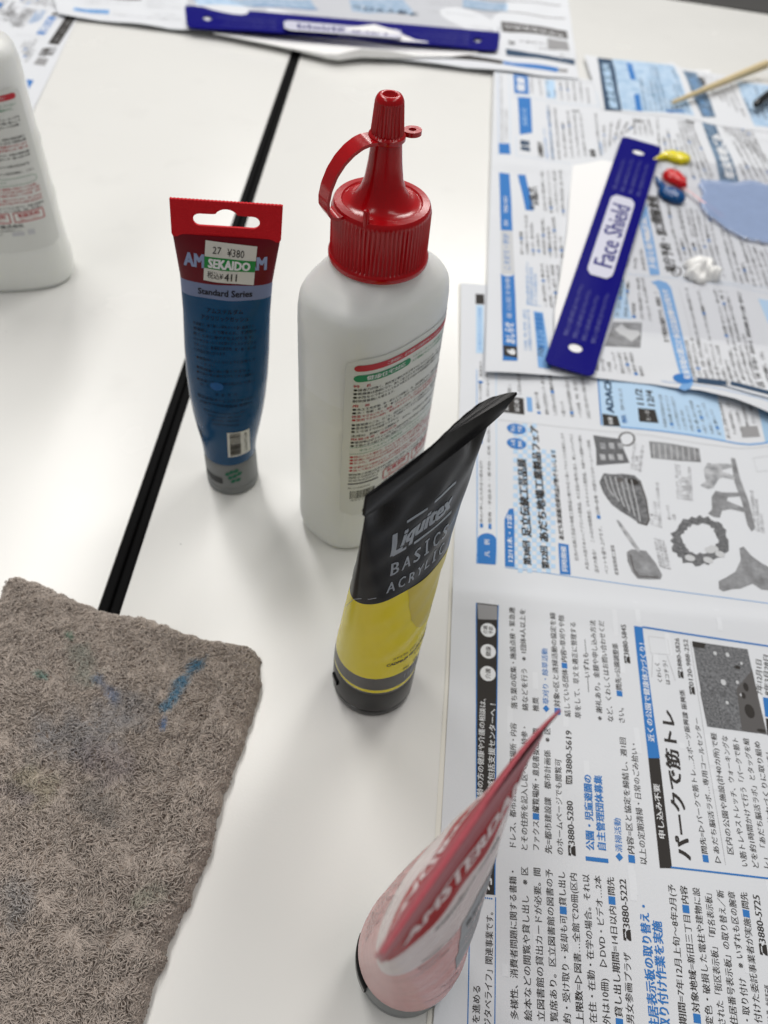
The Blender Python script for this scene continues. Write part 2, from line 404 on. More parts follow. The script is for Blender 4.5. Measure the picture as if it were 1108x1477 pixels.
def table(xfar_left, poly, edge_lines, label):
    t = thing('table', label, 'table', (0, 0, 0), 0, 'white tables pushed together')
    slab('table_top', poly, -24, 0, 0.25, 'table_white', t)
    for (a, b, side) in edge_lines:
        a, b = np.array(a, float), np.array(b, float); d = (b-a)/np.linalg.norm(b-a); n = np.array([d[1], -d[0]])*side
        slab('edge_band', [a, b, b+n*5.05, a+n*5.05][::1], -26, 0.35, 1.6, 'edge_black', t)
    xs = [p[0] for p in poly]; ys = [p[1] for p in poly]
    for sx in (min(xs)+90, max(xs)-90):
        for sy in (min(ys)+90, max(ys)-140):
            m_ = MB(); th = np.linspace(0, 2*math.pi, 20, endpoint=False)
            m_.grid(np.array([[(sx+17*math.cos(a), sy+17*math.sin(a), z) for a in th] for z in (-699.5, -24.5)]), 'leg_grey', closed_v=True)
            m_.obj('leg', t)
    return t
yn = -480
fL = W(972, 0); fR = W(1108, 21); fs_ = (fR[1]-fL[1])/(fR[0]-fL[0])
def fary(x): return fL[1]+fs_*(x-fL[0])
o1 = 5.2
pr0 = gpt(yn, o1); k = gpt(1180, o1); prf = np.array([k[0], fary(k[0])]); prf = gpt(prf[1], o1)
Rp = [pr0, (720, yn), (720, fary(720)), (prf[0], fary(prf[0]))]
table(0, Rp, [(Rp[0], Rp[3], -1), (Rp[3], Rp[2], -1)], 'white table carrying the bottle, black tube and newspapers, right of the black groove')
pl0 = gpt(yn, -o1); plf = gpt(1240, -o1)
Lp = [pl0, plf, (-1000, 1240), (-1000, yn)]
table(0, Lp, [(pl0, plf, 1)], 'white table under the towel and the cropped bottle, left of the black groove')

# ------------------------------------------------------------------ newspapers
def poly_at(pts, n):
    pts = np.array(pts, float); d = np.r_[0, np.cumsum(np.linalg.norm(np.diff(pts, axis=0), axis=1))]; t = np.linspace(0, d[-1], n)
    return np.stack([np.interp(t, d, pts[:, 0]), np.interp(t, d, pts[:, 1])], 1)
def paper_sheet(bottom, top, hfun, ink, label, nx=90, ny=90, matn='paper', org=None):
    B = poly_at(bottom, nx); T = poly_at(top, nx); mb = MB()
    P = np.zeros((ny, nx, 3))
    for i, t in enumerate(np.linspace(0, 1, ny)): P[i, :, :2] = B*(1-t)+T*t
    P[:, :, 2] = hfun(P[:, :, 0], P[:, :, 1])
    mb.grid(P, matn)
    Q = P.copy(); Q[:, :, 2] -= 0.12; mb.grid(Q[:, ::-1], matn)
    for a, b in ((P[0], Q[0]), (P[-1][::-1], Q[-1][::-1]), (P[::-1, 0], Q[::-1, 0]), (P[:, -1], Q[:, -1])): mb.grid(np.array([a, b]), matn)
    if ink is not None:
        ink.put(mb, lambda V, lv: np.column_stack([V, hfun(V[:, 0], V[:, 1])+0.07+0.06*lv]))
    org = org or (P[0, 0, 0], P[0, 0, 1], 0)
    o = mb.obj('newspaper', None, True, (org[0], org[1], 0), auto=50)
    tag(o, label, 'newspaper', 'newspapers spread on the tables'); return o

C2 = crop(660, 860, 4.432); C3 = crop(860, 860, 4.468); C4 = crop(660, 1160, 4.617); C5 = crop(860, 1160, 4.468)
CU = crop(640, 540, 2.368); CG = crop(690, 60, 4.817, 4); CV = crop(880, 60, 4.86, 4); CK = crop(680, 280, 2.589, 4); CL = crop(690, 280, 5.276, 4); CM = crop(880, 280, 4.86, 4)
CX8 = crop(800, 0, 3.597); CT = crop(0, 0, 3.693); CE = crop(860, 540, 4.468); CF = crop(640, 400, 5.681); CS = crop(0, 0, 7.914); CP = crop(560, 0, 3.259); C8 = crop(250, 0, 2.172)
BK, SF, BL, WH = 'ink_black', 'ink_soft', 'ink_blue', 'ink_white'
ink1 = Ink(0.011); T = ink1.text
S3 = 3.05
# --- lower page, first columns
T('を進める', C4(118, 1465), C4(125, 1205), BK, size=S3)
T('ジタベライフ」関連事業です。', C4(196, 1490), C4(212, 690), BK, size=S3)
ink1.line(C4(62, 1520), C4(80, 640), .35, BL); ink1.line(C4(243, 1520), C4(250, 625), .35, BL)
for i in range(9): ink1.disc(C4(112+i*14, 620+i*1.8), .3, .3, BL)
ink1.quad(W(688, 1290), W(712.5, 1292), W(716.8, 877), W(686.6, 873), BK)
ink1.line(W(687.4, 1290), W(686.2, 873), .45, BL, 2); ink1.line(W(713, 1292), W(717.4, 877), .45, BL, 2)
ink1.quad(C2(128, 158), C2(250, 165), C2(248, 82), C2(122, 66), 'ink_grey', 2)
for (x, y, a, b) in ((190, 505, '介護', None), (192, 364, '健康', None), (192, 228, '介護', '予防')):
    c = C2(x, y); ink1.disc(c, 3.5, 3.7, WH, 2)
    if b is None: T(a, (c[0]+.1, c[1]-2.6), (c[0]+.1, c[1]+2.6), BK, size=2.6, bold=.015, level=3)
    else: T(a, (c[0]-1.3, c[1]-2.3), (c[0]-1.3, c[1]+2.3), BK, size=2.3, bold=.015, level=3); T(b, (c[0]+1.3, c[1]-2.3), (c[0]+1.3, c[1]+2.3), BK, size=2.3, bold=.015, level=3)
T('高齢の方の健康や介護の相談は、', C2(140, 1330), C2(160, 635), WH, size=2.9, level=2)
T('地域包括支援センターへ ！', C2(212, 1290), C2(224, 665), WH, size=3.1, level=2)
T('ポイント', C4(185, 585), C4(190, -40), WH, size=5.6, bold=.02, level=2)
L4 = [('多様性、消費者問題に関する書籍・', 375, 1440, 365, 425), ('絵本などの閲覧や貸し出し　※区', 467, 1445, 443, 420),
      ('立図書館の貸出カードが必要。閲', 553, 1450, 525, 425), ('覧席あり。区立図書館の図書の予', 640, 1455, 605, 435),
      ([('約・受け取り・返却も可', BK, 0), ('■貸し出し', BK, .022)], 727, 1463, 688, 450),
      ([('上限数=', BK, .022), ('▷図書…全館で20冊(区内', BK, 0)], 812, 1463, 765, 460),
      ('在住・在勤・在学の場合。それ以', 900, 1463, 848, 470), ('外は10冊)　▷DVD・ビデオ…2本', 990, 1470, 925, 480),
      ([('■貸し出し期間=', BK, .022), ('14日以内', BK, 0), ('■問先', BK, .022)], 1075, 1500, 1010, 490)]
for t, x0, y0, x1, y1 in L4: T(t, C4(x0, y0), C4(x1, y1), BK, size=S3)
T('男女参画プラザ', C5(215, 1420), C5(190, 960), BK, size=S3); T('☎3880-5222', C5(192, 887), C5(160, 487), BK, size=3.6, bold=.02)
L = [('ドレス、都市計画案の縦覧場所・内容', (739.2, 1226), (740, 1044)), ('とその住所を記入し区へ郵送・持参・', (756, 1229), (756, 1046)),
     ([('ファクス', BK, 0), ('■縦覧場所・意見書提出・問', BK, .022)], (772.6, 1229), (772.3, 1052)),
     ([('先=', BK, .022), ('都市建設課　都市計画係　※区', BK, 0)], (790.6, 1232.5), (788.6, 1050.7)),
     ('のホームページでも閲覧可', (807.3, 1234.7), (804.4, 1095.8))]
for t, a, b in L: T(t, W(*a), W(*b), BK, size=S3)
T('☎3880-5280', W(824, 1236), W(820.6, 1156), BK, size=3.6, bold=.02); T('3880-5619', W(820, 1118), W(819, 1055), BK, size=3.6, bold=.02)
ink1.quad(W(824.5, 1132), W(824.5, 1120), W(815.5, 1120), W(815.5, 1132), BK, 2); T('FAX', W(820, 1131), W(820, 1121), WH, size=2.8, level=3)
T('公園・児童遊園の', W(850.6, 1228), W(846.5, 1118), BL, size=3.7, bold=.03); T('自主管理団体募集', W(867, 1229.5), W(861.5, 1119.5), BL, size=3.7, bold=.03)
ink1.line(W(843.5, 1239.5), W(876, 1243.5), 1.6, BL)
T('◆清掃活動', W(892, 1244.5), W(889, 1181), BL, size=S3, bold=.01)
T([('■内容=', BK, .022), ('区と協定を締結し、週1回', BK, 0)], W(909.7, 1247.3), W(897, 1064.8), BK, size=S3)
T('以上の定期清掃・日常のごみ拾い・', W(926.7, 1249.5), W(912.6, 1070), BK, size=S3)
L2 = [('落ち葉の収集・施設点検・緊急連', 360, 730, 342, 88), ('絡などを行う　※1団体4人以上を', 430, 740, 408, 98), ('推奨', 497, 745, 495, 655),
      ([('■対象=', BK, .022), ('区と清掃活動の協定を締', BK, 0)], 635, 768, 600, 123), ([('結している団体', BK, 0), ('■内容=', BK, .022), ('草刈りや除', BK, 0)], 700, 780, 655, 138),
      ('草をして、草丈を適正に管理する', 768, 790, 730, 178), ('――いずれも――', 830, 622, 805, 288), ('※謝礼あり。金額や申し込み方法', 905, 803, 855, 168),
      ('など、くわしくはお問い合わせくだ', 975, 813, 910, 172), ([('さい。　', BK, 0), ('■問先=', BK, .022), ('公園調整係', BK, 0)], 1047, 822, 1000, 312)]
for t, x0, y0, x1, y1 in L2: T(t, C2(x0, y0), C2(x1, y1), BK, size=S3)
T('◆草刈り・除草活動', C2(563, 752), C2(550, 345), BL, size=S3, bold=.01)
T('☎3880-5845', C2(1080, 440), C2(1050, 193), BK, size=3.4, bold=.02)
# --- boxed article
ink1.quad(C3(330, 1050), C3(405, 1050), C3(290, 212), C3(235, 205), BL)
ink1.quad(C5(400, 420), C5(478, 421), C3(403, 1050), C3(330, 1050), BK)
T('近くの公園で健康体力づくり！', C3(352, 945), C3(285, 285), WH, size=3.1, bold=.02, level=2)
T('申し込み不要', C5(418, 235), C3(380, 1215), WH, size=2.9, bold=.015, level=2)
ink1.line(C3(290, 212), C3(1240, 352), .9, BL); ink1.line(C5(470, 415), C5(1240, 502), .7, BL)
T('パークで筋トレ', W(985.6, 1243), W(961.3, 1024), BK, size=6.4, bold=.035)
T('くわしく', C3(410, 568), C3(385, 430), BK, size=2.4); T('はコチラ！', C3(460, 578), C3(432, 402), BK, size=2.4)
ink1.line(C3(357, 385), C3(352, 530), .15, 'ink_grey'); ink1.line(C3(452, 395), C3(505, 552), .15, 'ink_grey')
ink1.path([C3(330, 268), C3(452, 282), C3(470, 385), C3(345, 376)], .2, 'ink_pale', 1, True)
T([('■問先=', BK, .022), ('▷パークで筋トレ…スポーツ振興課 振興係', BK, 0)], C5(697, 387), C3(548, 608), BK, size=2.7)
T('☎3880-5826', C3(542, 536), C3(512, 278), BK, size=3.0, bold=.015)
T('▷あだち脳活ラボ…専用コールセンター', C5(775, 390), C3(642, 785), BK, size=2.7); T('☎0120-988-252', C3(617, 640), C3(567, 285), BK, size=3.0, bold=.015)
ink1.line(C3(600, 300), C5(822, 400), .15, 'ink_grey')
photo_mat('photo_park', 900, (46, 46, 48), (140, 142, 146), .3, .75)
ink1.quad(C3(712, 843), C3(1098, 895), C3(968, 350), C3(612, 298), 'photo_park'); ink1.quad(C3(712, 843), C3(850, 862), C3(770, 640), C3(665, 620), 'photo_leaf', 2); ink1.quad(C3(935, 870), C3(1096, 892), C3(1000, 480), C3(900, 600), 'ink_soft', 1.5); ink1.quad(C3(612, 298), C3(700, 312), C3(690, 345), C3(615, 335), 'ink_black', 1.5)
for (x, y, r) in ((760, 375, 16), (840, 385, 18), (815, 560, 24), (840, 690, 14), (930, 440, 12), (905, 560, 14), (930, 640, 12)): ink1.disc(C3(x, y), r/20, r/16, 'ink_pale', 2)
for (x, y, a, b) in ((985, 745, 2.2, 3.4), (960, 590, 1.2, 2.2), (945, 645, 1.0, 1.6), (905, 465, 1.4, 1.0), (1060, 870, 2.0, .8)): ink1.disc(C3(x, y), a, b, BK, 2)
LB = [('　区内の公園や施設(計40カ所)で軽', (865, 395), (752, 883)), ('い筋トレやストレッチ、ウォーキングな', (948, 415), (822, 900)), ('どを約1時間かけて行う「パークで筋ト', (1020, 425), (890, 910)),
      ('レ」「あだち脳活ラボ」とタッグを組', (1090, 430), (960, 918)), ('み、一緒に体力づくりに取り組め', (1170, 440), (1030, 935)), ('るプログラムを実施しています！', (1240, 450), (1100, 980))]
for t, a, b in LB: T(t, C5(*a), C3(*b), BK, size=2.9)
T('7年12月1日', C3(1050, 640), C3(1040, 410), BK, size=3.2, bold=.015); T('8年3月28日', C3(1100, 645), C3(1088, 380), BK, size=3.2, bold=.015)
ink1.quad(C3(1085, 780), C3(1180, 790), C3(1160, 668), C3(1070, 655), BL); ink1.quad(C3(1100, 900), C3(1190, 910), C3(1180, 800), C3(1088, 790), BK)
# --- lower right
T('住居表示板の取り替え・', C5(372, 1462), C5(293, 630), BL, size=4.0, bold=.03); T('取り付け作業を実施', C5(440, 1462), C5(380, 758), BL, size=4.0, bold=.03)
LR = [([('■期間=', BK, .022), ('7年12月上旬～8年2月(予', BK, 0)], 560, 1500, 473, 522), ([('■対象地域=', BK, .022), ('新田三丁目', BK, 0), ('■内容', BK, .022)], 645, 1420, 550, 533),
      ('=変色・破損した電柱や建物に設', 730, 1475, 630, 543), ('置された「街区表示板」「町名表示板」', 810, 1490, 705, 553), ('「住居番号表示板」の取り替え／新', 888, 1490, 785, 560),
      ('設・取り付け　※いずれも区の腕章', 975, 1490, 857, 568), ([('を付けた委託事業者が実施', BK, 0), ('■問先', BK, .022)], 1045, 1480, 937, 573), ('街づくり課　住居表示係', 1125, 1480, 1095, 1170)]
for t, x0, y0, x1, y1 in LR: T(t, C5(x0, y0), C5(x1, y1), BK, size=S3)
T('☎3880-5725', C5(1068, 980), C5(1015, 588), BK, size=3.6, bold=.02)
# below the frame of the photo the columns simply go on
block(ink1, W(745, 1590), W(742, 1492), W(880, 1600), W(872, 1502), 8, BK, S3)
# faint show-through of the other side
for i in range(60):
    x = random.uniform(50, 190); y = random.uniform(10, 210); l = random.uniform(2, 14)
    ink1.quad((x, y), (x+2.4, y), (x+2.4, y+l), (x, y+l), 'show_through', 0)
mat('show_through', (221, 224, 229), 0.75, 0.25)
# --- upper page of the near newspaper
ink1.line(CU(113, 650), CU(112, -10), .5, 'ink_midblue'); ink1.line(CU(180, 652), CU(178, -10), .4, 'ink_lightblue')
q = [CU(110, 650), CU(176, 655), CU(180, 575)] + [CU(146+34*math.cos(math.radians(a)), 575-28*math.sin(math.radians(a))) for a in range(0, 181, 20)]
ink1.poly(q, BL); T('凡　例', CU(148, 628), CU(146, 568), WH, size=3.0, level=2)
T([('■申込=', SF, 0), ('申し込み方法と締め切り', SF, 0)], CU(128, 530), CU(126, 300), SF, size=1.9, res=1); T([('■費用', SF, 0), ('=費用の記載がないものは無料', SF, 0)], CU(126, 245), CU(124, 30), SF, size=1.9, res=1)
T([('■保育・手話', SF, 0), ('あり・要予約・定員', SF, 0)], CU(157, 535), CU(153, 250), SF, size=1.9, res=1)
T('申込時に必要事項を記入　見守りあり', CU(153, 240), CU(150, 20), SF, size=1.9, res=1)
ink1.quad(CF(258, 240), CF(330, 242), CF(328, 158), CF(258, 155), BK); ink1.quad(CF(262, 640), CF(322, 640), CF(322, 250), CF(262, 250), 'ink_lightblue')
T('広報区民のひろば掲載', CF(292, 620), CF(292, 270), 'ink_midblue', size=2.0, level=2); T('保育あり', CF(300, 830), CF(300, 700), SF, size=1.8); T('要予約', CF(350, 830), CF(346, 770), SF, size=1.8)
ink1.disc(CF(300, 872), 1.5, 1.3, BL)
# chequered heading
for i in range(9):
    for j in range(34):
        if (i+j) % 2 == 0:
            x0, x1 = 236+i*16, 252+i*16; y0 = 172+j*15
            if x1 > 320 and (y0 < 250): continue
            ink1.quad(CU(x0, y0+15), CU(x1, y0+16), CU(x1, y0+1), CU(x0, y0), 'ink_lightblue', 1, 1, 1)
ink1.poly([CU(208, 660), CU(241, 664), CU(240, 500), CU(237, 463), CU(222, 465), CU(206, 500)], BL, 2)
T('12/11木・12金', CU(227, 650), CU(222, 482), WH, size=3.2, bold=.02, level=3)
T('第38回', CU(285, 657), CU(280, 572), BK, size=4.2, bold=.035, level=3); T('足立伝統工芸品展', CU(283, 560), CU(264, 295), BK, size=5.6, bold=.04, level=3)
T('第22回', CU(347, 670), CU(340, 590), BK, size=4.2, bold=.035, level=3); T('あだち地場工業製品フェア', CU(343, 578), CU(306, 180), BK, size=5.4, bold=.04, level=3)
for x, y, a, b in ((247, 243, '入場', '無料'), (247, 192, '申込', '不要')):
    c = CU(x, y); ink1.disc(c, 5.6, 4.4, BL, 3); T(a, (c[0]-2, c[1]-2.8), (c[0]-2, c[1]+2.8), WH, size=2.8, level=4); T(b, (c[0]+2, c[1]-2.8), (c[0]+2, c[1]+2.8), WH, size=2.8, level=4)
T('あだち実演販売即売品が勢ぞろいします', CU(402, 570), CU(372, 262), BK, size=3.0, bold=.03)
ink1.quad(CU(395, 687), CU(432, 690), CU(425, 585), CU(390, 580), BL); T('同時開催', CU(412, 680), CU(407, 590), WH, size=3.2, bold=.02, level=2)
for t, x0, y0, x1, y1 in (('　区内の伝統工芸品や地場工業製品の魅力を広く知ってもらうため展示します', 455, 655, 403, 205), ('人気の大皿そめのヘアブラシや革製品、木工芸品の販売に加え、新しいバッグなど', 490, 672, 433, 208),
                          ('品が大集合！　このほか体験教室、おもちゃの工業製品、木彫りの置物や小物も', 522, 682, 462, 212), ('ベントを盛り上げます。　■日時=会場・内容などはホームページ参照', 556, 686, 492, 230), ('産業振興課工業係', 590, 690, 575, 585)):
    T(t, CU(x0, y0), CU(x1, y1), SF, size=2.3, res=1)
ink1.line(CU(208, 664), CU(1180, 800), .45, 'ink_midblue')
ink1.path([CU(185, 160), CU(500, 196), CU(560, 203), CU(700, 217), CU(850, 240), CU(1000, 258), CU(1060, 256), CU(1180, 240)], .4, 'ink_pale')
cur = [CE(150, 355), CE(400, 380), CE(600, 405), CE(760, 430), CE(900, 455), CE(980, 462), CE(1060, 455), CE(1200, 430)]
ink1.path(cur, 1.3, 'ink_midblue', 2)
# light blue notice at the sheet's top
ink1.quad(CE(30, 345), CE(400, 378), CE(370, 60), CE(5, 40), 'ink_lightblue'); ink1.quad(CE(400, 378), CE(830, 438), CE(770, 120), CE(370, 60), 'ink_lightblue')
ink1.quad(CE(1085, 450), CE(1240, 420), CE(1200, 120), CE(1010, 140), 'ink_skyblue'); ink1.line(CE(28, 340), CE(5, 40), .8, BL, 2)
ink1.quad(CE(40, 345), CE(150, 352), CE(130, 285), CE(32, 268), BK, 2)
T('ADACHI', CE(85, 262), CE(60, 20), 'ink_navy', size=6.0, bold=.05, level=2)
T('体験', CE(92, 340), CE(82, 292), WH, size=3, level=3)
ink1.quad(CE(270, 322), CE(395, 332), CE(372, 245), CE(260, 235), BK, 2); T('土・日', CE(330, 318), CE(318, 250), WH, size=2.8, level=3)
T('11/2', CE(280, 225), CE(262, 110), BK, size=6, bold=.03, level=2); T('12/4', CE(350, 232), CE(330, 118), BK, size=6, bold=.03, level=2)
block(ink1, CE(165, 250), CE(145, 110), CE(175, 335), CE(170, 270), 2, SF, 2.4, level=2); T('無料', CE(178, 330), CE(170, 280), BL, size=4, level=2)
block(ink1, CE(440, 360), CE(405, 145), CE(790, 405), CE(720, 200), 9, SF, 2.5, blues=.6, level=2)
block(ink1, CE(850, 425), CE(790, 190), CE(1010, 330), CE(980, 200), 5, SF, 2.5, level=2)
ink1.quad(CE(935, 418), CE(1050, 412), CE(1030, 345), CE(920, 350), 'ink_grey', 2)
# black box and text at top left of this page
ink1.quad(CU(192, 132), CU(275, 142), CU(272, 85), CU(190, 74), BK); T('おとな', CU(213, 128), CU(211, 84), WH, size=3.5, bold=.02, level=2); T('はじめ', CU(250, 132), CU(248, 88), WH, size=3.5, bold=.02, level=2)
ink1.quad(CU(285, 130), CU(303, 132), CU(300, 82), CU(282, 80), 'ink_midblue')
block(ink1, CU(225, 70), CU(220, 0), CU(260, 74), CU(255, 0), 2, SF, 2.5); block(ink1, CU(325, 140), CU(308, 5), CU(495, 158), CU(470, 15), 7, SF, 2.6, blues=.4)
# pictures of the goods
def shape(pts, col, lv=1, f=CU): ink1.poly([f(*p) for p in pts], col, lv)
shape([(508, 214), (560, 222), (602, 228), (612, 262), (632, 308), (570, 312), (520, 316), (518, 262)], 'photo_knit')
for i in range(3):
    for j in range(2): shape([(530+i*30, 240+j*38), (548+i*30, 242+j*38), (552+i*30, 262+j*38), (534+i*30, 260+j*38)], 'photo_light', 2)
ink1.path([CU(622+26*math.cos(a), 228+22*math.sin(a)) for a in np.linspace(0, 6.28, 22)], 1.1, SF, 1)
shape([(698, 236), (760, 242), (868, 260), (876, 306), (800, 302), (705, 292)], 'photo_mid')
for i in range(8): ink1.line(CU(712+i*20, 244+i*2), CU(716+i*20, 294+i), .5, 'ink_pale', 2)
shape([(530, 372), (545, 342), (575, 346), (610, 344), (650, 350), (668, 366), (690, 430), (704, 500), (694, 520), (672, 514), (640, 492), (604, 470), (572, 446), (544, 408)], 'photo_dark')
for i in range(6): ink1.path([CU(548+i*18, 352+i*2), CU(560+i*20, 392+i*12), CU(580+i*18, 420+i*17)], .5, 'ink_pale', 2)
ink1.disc(CU(645, 372), 3.2, 2.4, BK, 2); ink1.disc(CU(600, 366), 2.2, 2.0, SF, 2)
ink1.path([CU(668, 368), CU(690, 432), CU(700, 500), CU(690, 516), CU(660, 508)], .9, SF, 2)
shape([(588, 498), (600, 504), (636, 552), (672, 606), (662, 612), (624, 560), (600, 522)], 'photo_light'); shape([(624, 610), (640, 600), (690, 606), (722, 648), (744, 690), (738, 704), (690, 704), (660, 702), (640, 676), (626, 640)], 'photo_mid')
ink1.path([CU(636, 618), CU(646, 668), CU(664, 694), (CU(730, 698))], .7, SF, 2)
# wreath
out_ = []; inn = []
for a in np.linspace(0, 2*math.pi, 44, endpoint=False):
    r_ = 1+random.uniform(-.09, .1); out_.append(CU(872+100*r_*math.cos(a)*.98, 572+84*r_*math.sin(a)))
    r_ = 1+random.uniform(-.09, .1); inn.append(CU(872+60*r_*math.cos(a), 566+50*r_*math.sin(a)))
ink1.poly(out_, 'photo_leaf', 1, holes=[inn])
for x, y in ((918, 600), (940, 620), (900, 640), (838, 632), (905, 606)): ink1.disc(CU(x, y), 2.6, 2.1, 'ink_pale', 2)
# wooden horses on a board
shape([(978, 290), (992, 292), (1010, 360), (1040, 440), (1060, 530), (1048, 542), (1034, 520), (1016, 440), (990, 370)], 'photo_mid')
shape([(885, 330), (898, 308), (916, 312), (936, 310), (980, 312), (984, 322), (950, 330), (946, 336), (990, 352), (992, 364), (950, 356), (936, 362), (918, 392), (900, 396), (874, 384), (892, 370)], 'photo_light', 2)
shape([(912, 424), (926, 402), (950, 408), (1010, 408), (1014, 420), (968, 424), (964, 436), (1030, 464), (1028, 476), (976, 464), (948, 470), (940, 494), (922, 492), (900, 480), (914, 466)], 'photo_mid', 2)
shape([(935, 712), (960, 700), (992, 680), (1010, 640), (1006, 600), (1020, 594), (1046, 626), (1078, 650), (1130, 680), (1180, 700), (1180, 770), (1110, 745), (1080, 742), (1050, 722), (1010, 738), (980, 740), (950, 748), (936, 738)], 'photo_mid', 1)
for a, b, n in (((640, 330), (650, 240), 3), ((712, 520), (700, 365), 3), ((742, 665), (720, 560), 3), ((800, 430), (790, 312), 5), ((770, 500), (762, 450), 2), ((1060, 540), (1050, 400), 3)):
    block(ink1, CU(*a), CU(*b), CU(a[0]+n*9, a[1]+8), CU(b[0]+n*9, b[1]+8), n, 'ink_grey', 2.2)
ink1.path([CU(1055, 290), CU(1110, 282), CU(1125, 330), CU(1068, 336)], .25, 'ink_pale', 1, True)

def h1(x, y):
    fold = 1.6*np.exp(-((y-209-(x-40)*.03)/7.0)**2) - 0.5*np.exp(-((y-207-(x-40)*.03)/2.0)**2)
    return 0.5 + fold + 0.5*(1+np.sin(x*.045+y*.021))*.6 + 0.4*(1+np.sin(y*.05-x*.02)) + np.clip((y-330), 0, 60)*.01*(1+np.sin(x*.06))
P1b = [W(615, 1600), W(900, 1640), W(1300, 1680)]; P1t = [W(664, 411), W(900, 428), W(1300, 470)]
# left edge follows the photo
mid = [W(627, 1440), W(636, 1200), W(648, 980), W(652, 858), W(658, 700), W(663, 560)]
B0, T0 = np.array(P1b[0]), np.array(P1t[0])
def edge_shift(y):
    ys = [B0[1]]+[p[1] for p in mid]+[T0[1]]; xs = [B0[0]]+[p[0] for p in mid]+[T0[0]]
    return np.interp(y, ys, xs) - np.interp(y, [B0[1], T0[1]], [B0[0], T0[0]])
def near_sheet():
    nx, ny = 120, 170; B = poly_at(P1b, nx); Tt = poly_at(P1t, nx); mb = MB(); P = np.zeros((ny, nx, 3))
    for i, t in enumerate(np.linspace(0, 1, ny)): P[i, :, :2] = B*(1-t)+Tt*t
    P[:, :, 0] += edge_shift(P[:, :, 1])*np.exp(-(P[:, :, 0]-P[:, :1, 0])/40)
    P[:, :, 2] = h1(P[:, :, 0], P[:, :, 1]); mb.grid(P, 'paper'); Q = P.copy(); Q[:, :, 2] -= .12; mb.grid(Q[:, ::-1], 'paper')
    for a, b in ((P[0], Q[0]), (P[-1][::-1], Q[-1][::-1]), (P[::-1, 0], Q[::-1, 0]), (P[:, -1], Q[:, -1])): mb.grid(np.array([a, b]), 'paper')
    U = P.copy(); U[:, :, 0] -= 1.3+.9*np.sin(P[:, :, 1]*.012+.6); U[:, :, 2] = np.maximum(.12, P[:, :, 2]*.35-.05); mb.grid(U, 'paper_plain')
    ink1.put(mb, lambda V, lv: np.column_stack([V, h1(V[:, 0], V[:, 1])+0.06+0.05*lv]))
    o = mb.obj('newspaper', None, True, (60, 200, 0), auto=50)
    tag(o, 'nearest newspaper at bottom right, with phone numbers in blue boxes and pictures of craft goods', 'newspaper', 'newspapers spread on the tables')
near_sheet()

# --- second newspaper (under the near face shield strip)
ink2 = Ink(); T = ink2.text
def crinkle(x, y, a): return a*(np.abs(np.sin(x*.043+y*.019+1.3*np.sin(y*.021)))+.6*np.abs(np.sin(y*.037-x*.026+1.1*np.sin(x*.03))))
def h2(x, y):
    edge = 4.5*np.exp(-((y-375)/22.0)**2)*np.clip((x-150)/80, 0, 1)
    return 2.2 + crinkle(x, y, .9) + 0.6*(1+np.sin(x*.03+y*.017)) + .4*(1+np.sin(y*.035-x*.02+1)) + 1.2*np.exp(-((y-(W2(703, 235)[1]))/9)**2) + edge
Z2 = 5
ink2.quad(CG(145, 780), CG(222, 788), CG(215, 712), CG(143, 708), BL)
for x in (165, 195): block(ink2, CG(x, 700), CG(x-8, 215), CG(x+6, 700), CG(x-2, 215), 1, 'ink_grey', 2.2)
ink2.line(CG(142, 790), CG(135, 205), .3, 'ink_midblue'); ink2.line(CG(225, 790), CG(212, 205), .3, 'ink_lightblue')
ink2.quad(CG(250, 362), CG(352, 372), CG(345, 235), CG(243, 225), BL); T('健康', CG(298, 350), CG(294, 245), WH, size=9, bold=.03, level=2)
ink2.poly([CG(288, 650), CG(375, 636), CG(362, 395), CG(272, 390)], BL); T('お知らせ', CG(325, 590), CG(318, 470), 'ink_lightblue', size=5, level=2)
ink2.path([CG(262, 655), CG(262, 800), CG(640, 850)], .3, 'ink_lightblue')
T('健', CG(325, 730), CG(322, 690), 'ink_navy', size=9, bold=.05); T('康', CG(326, 768), CG(326, 735), 'ink_navy', size=9, bold=.05)
T('公園遊び', CG(437, 808), CG(425, 700), BK, size=5, bold=.04); T('募集', CG(800, 808), CG(790, 750), BK, size=5.4, bold=.04)
block(ink2, CG(480, 815), CG(455, 600), CG(520, 822), CG(480, 440), 2, 'ink_midblue', 2.8); block(ink2, CG(520, 822), CG(490, 445), CG(745, 800), CG(710, 500), 6, SF, 2.8, blues=.8)
T('申込不要', CG(650, 480), CG(700, 482), BK, size=5, bold=.03)
block(ink2, CG(375, 360), CG(370, 240), CG(440, 380), CG(425, 250), 2, 'ink_grey', 3); block(ink2, CG(490, 385), CG(475, 260), CG(770, 430), CG(750, 290), 7, SF, 3, blues=.5)
ink2.quad(CG(475, 390), CG(540, 395), CG(530, 265), CG(465, 258), 'ink_lightblue', 0)
ink2.line(CG(235, 385), CG(850, 455), .5, 'ink_lightblue'); ink2.line(CG(470, 258), CG(790, 292), .5, 'ink_grey'); ink2.path([CG(850, 455), CG(775, 100)], .5, 'ink_lightblue'); ink2.path([CG(838, 450), CG(762, 100)], .3, 'ink_lightblue')
block(ink2, CG(850, 800), CG(815, 500), CG(1000, 640), CG(1100, 560), 6, SF, 2.8, blues=.7); block(ink2, CG(860, 790), CG(825, 560), CG(880, 790), CG(845, 560), 1, 'ink_midblue', 3)
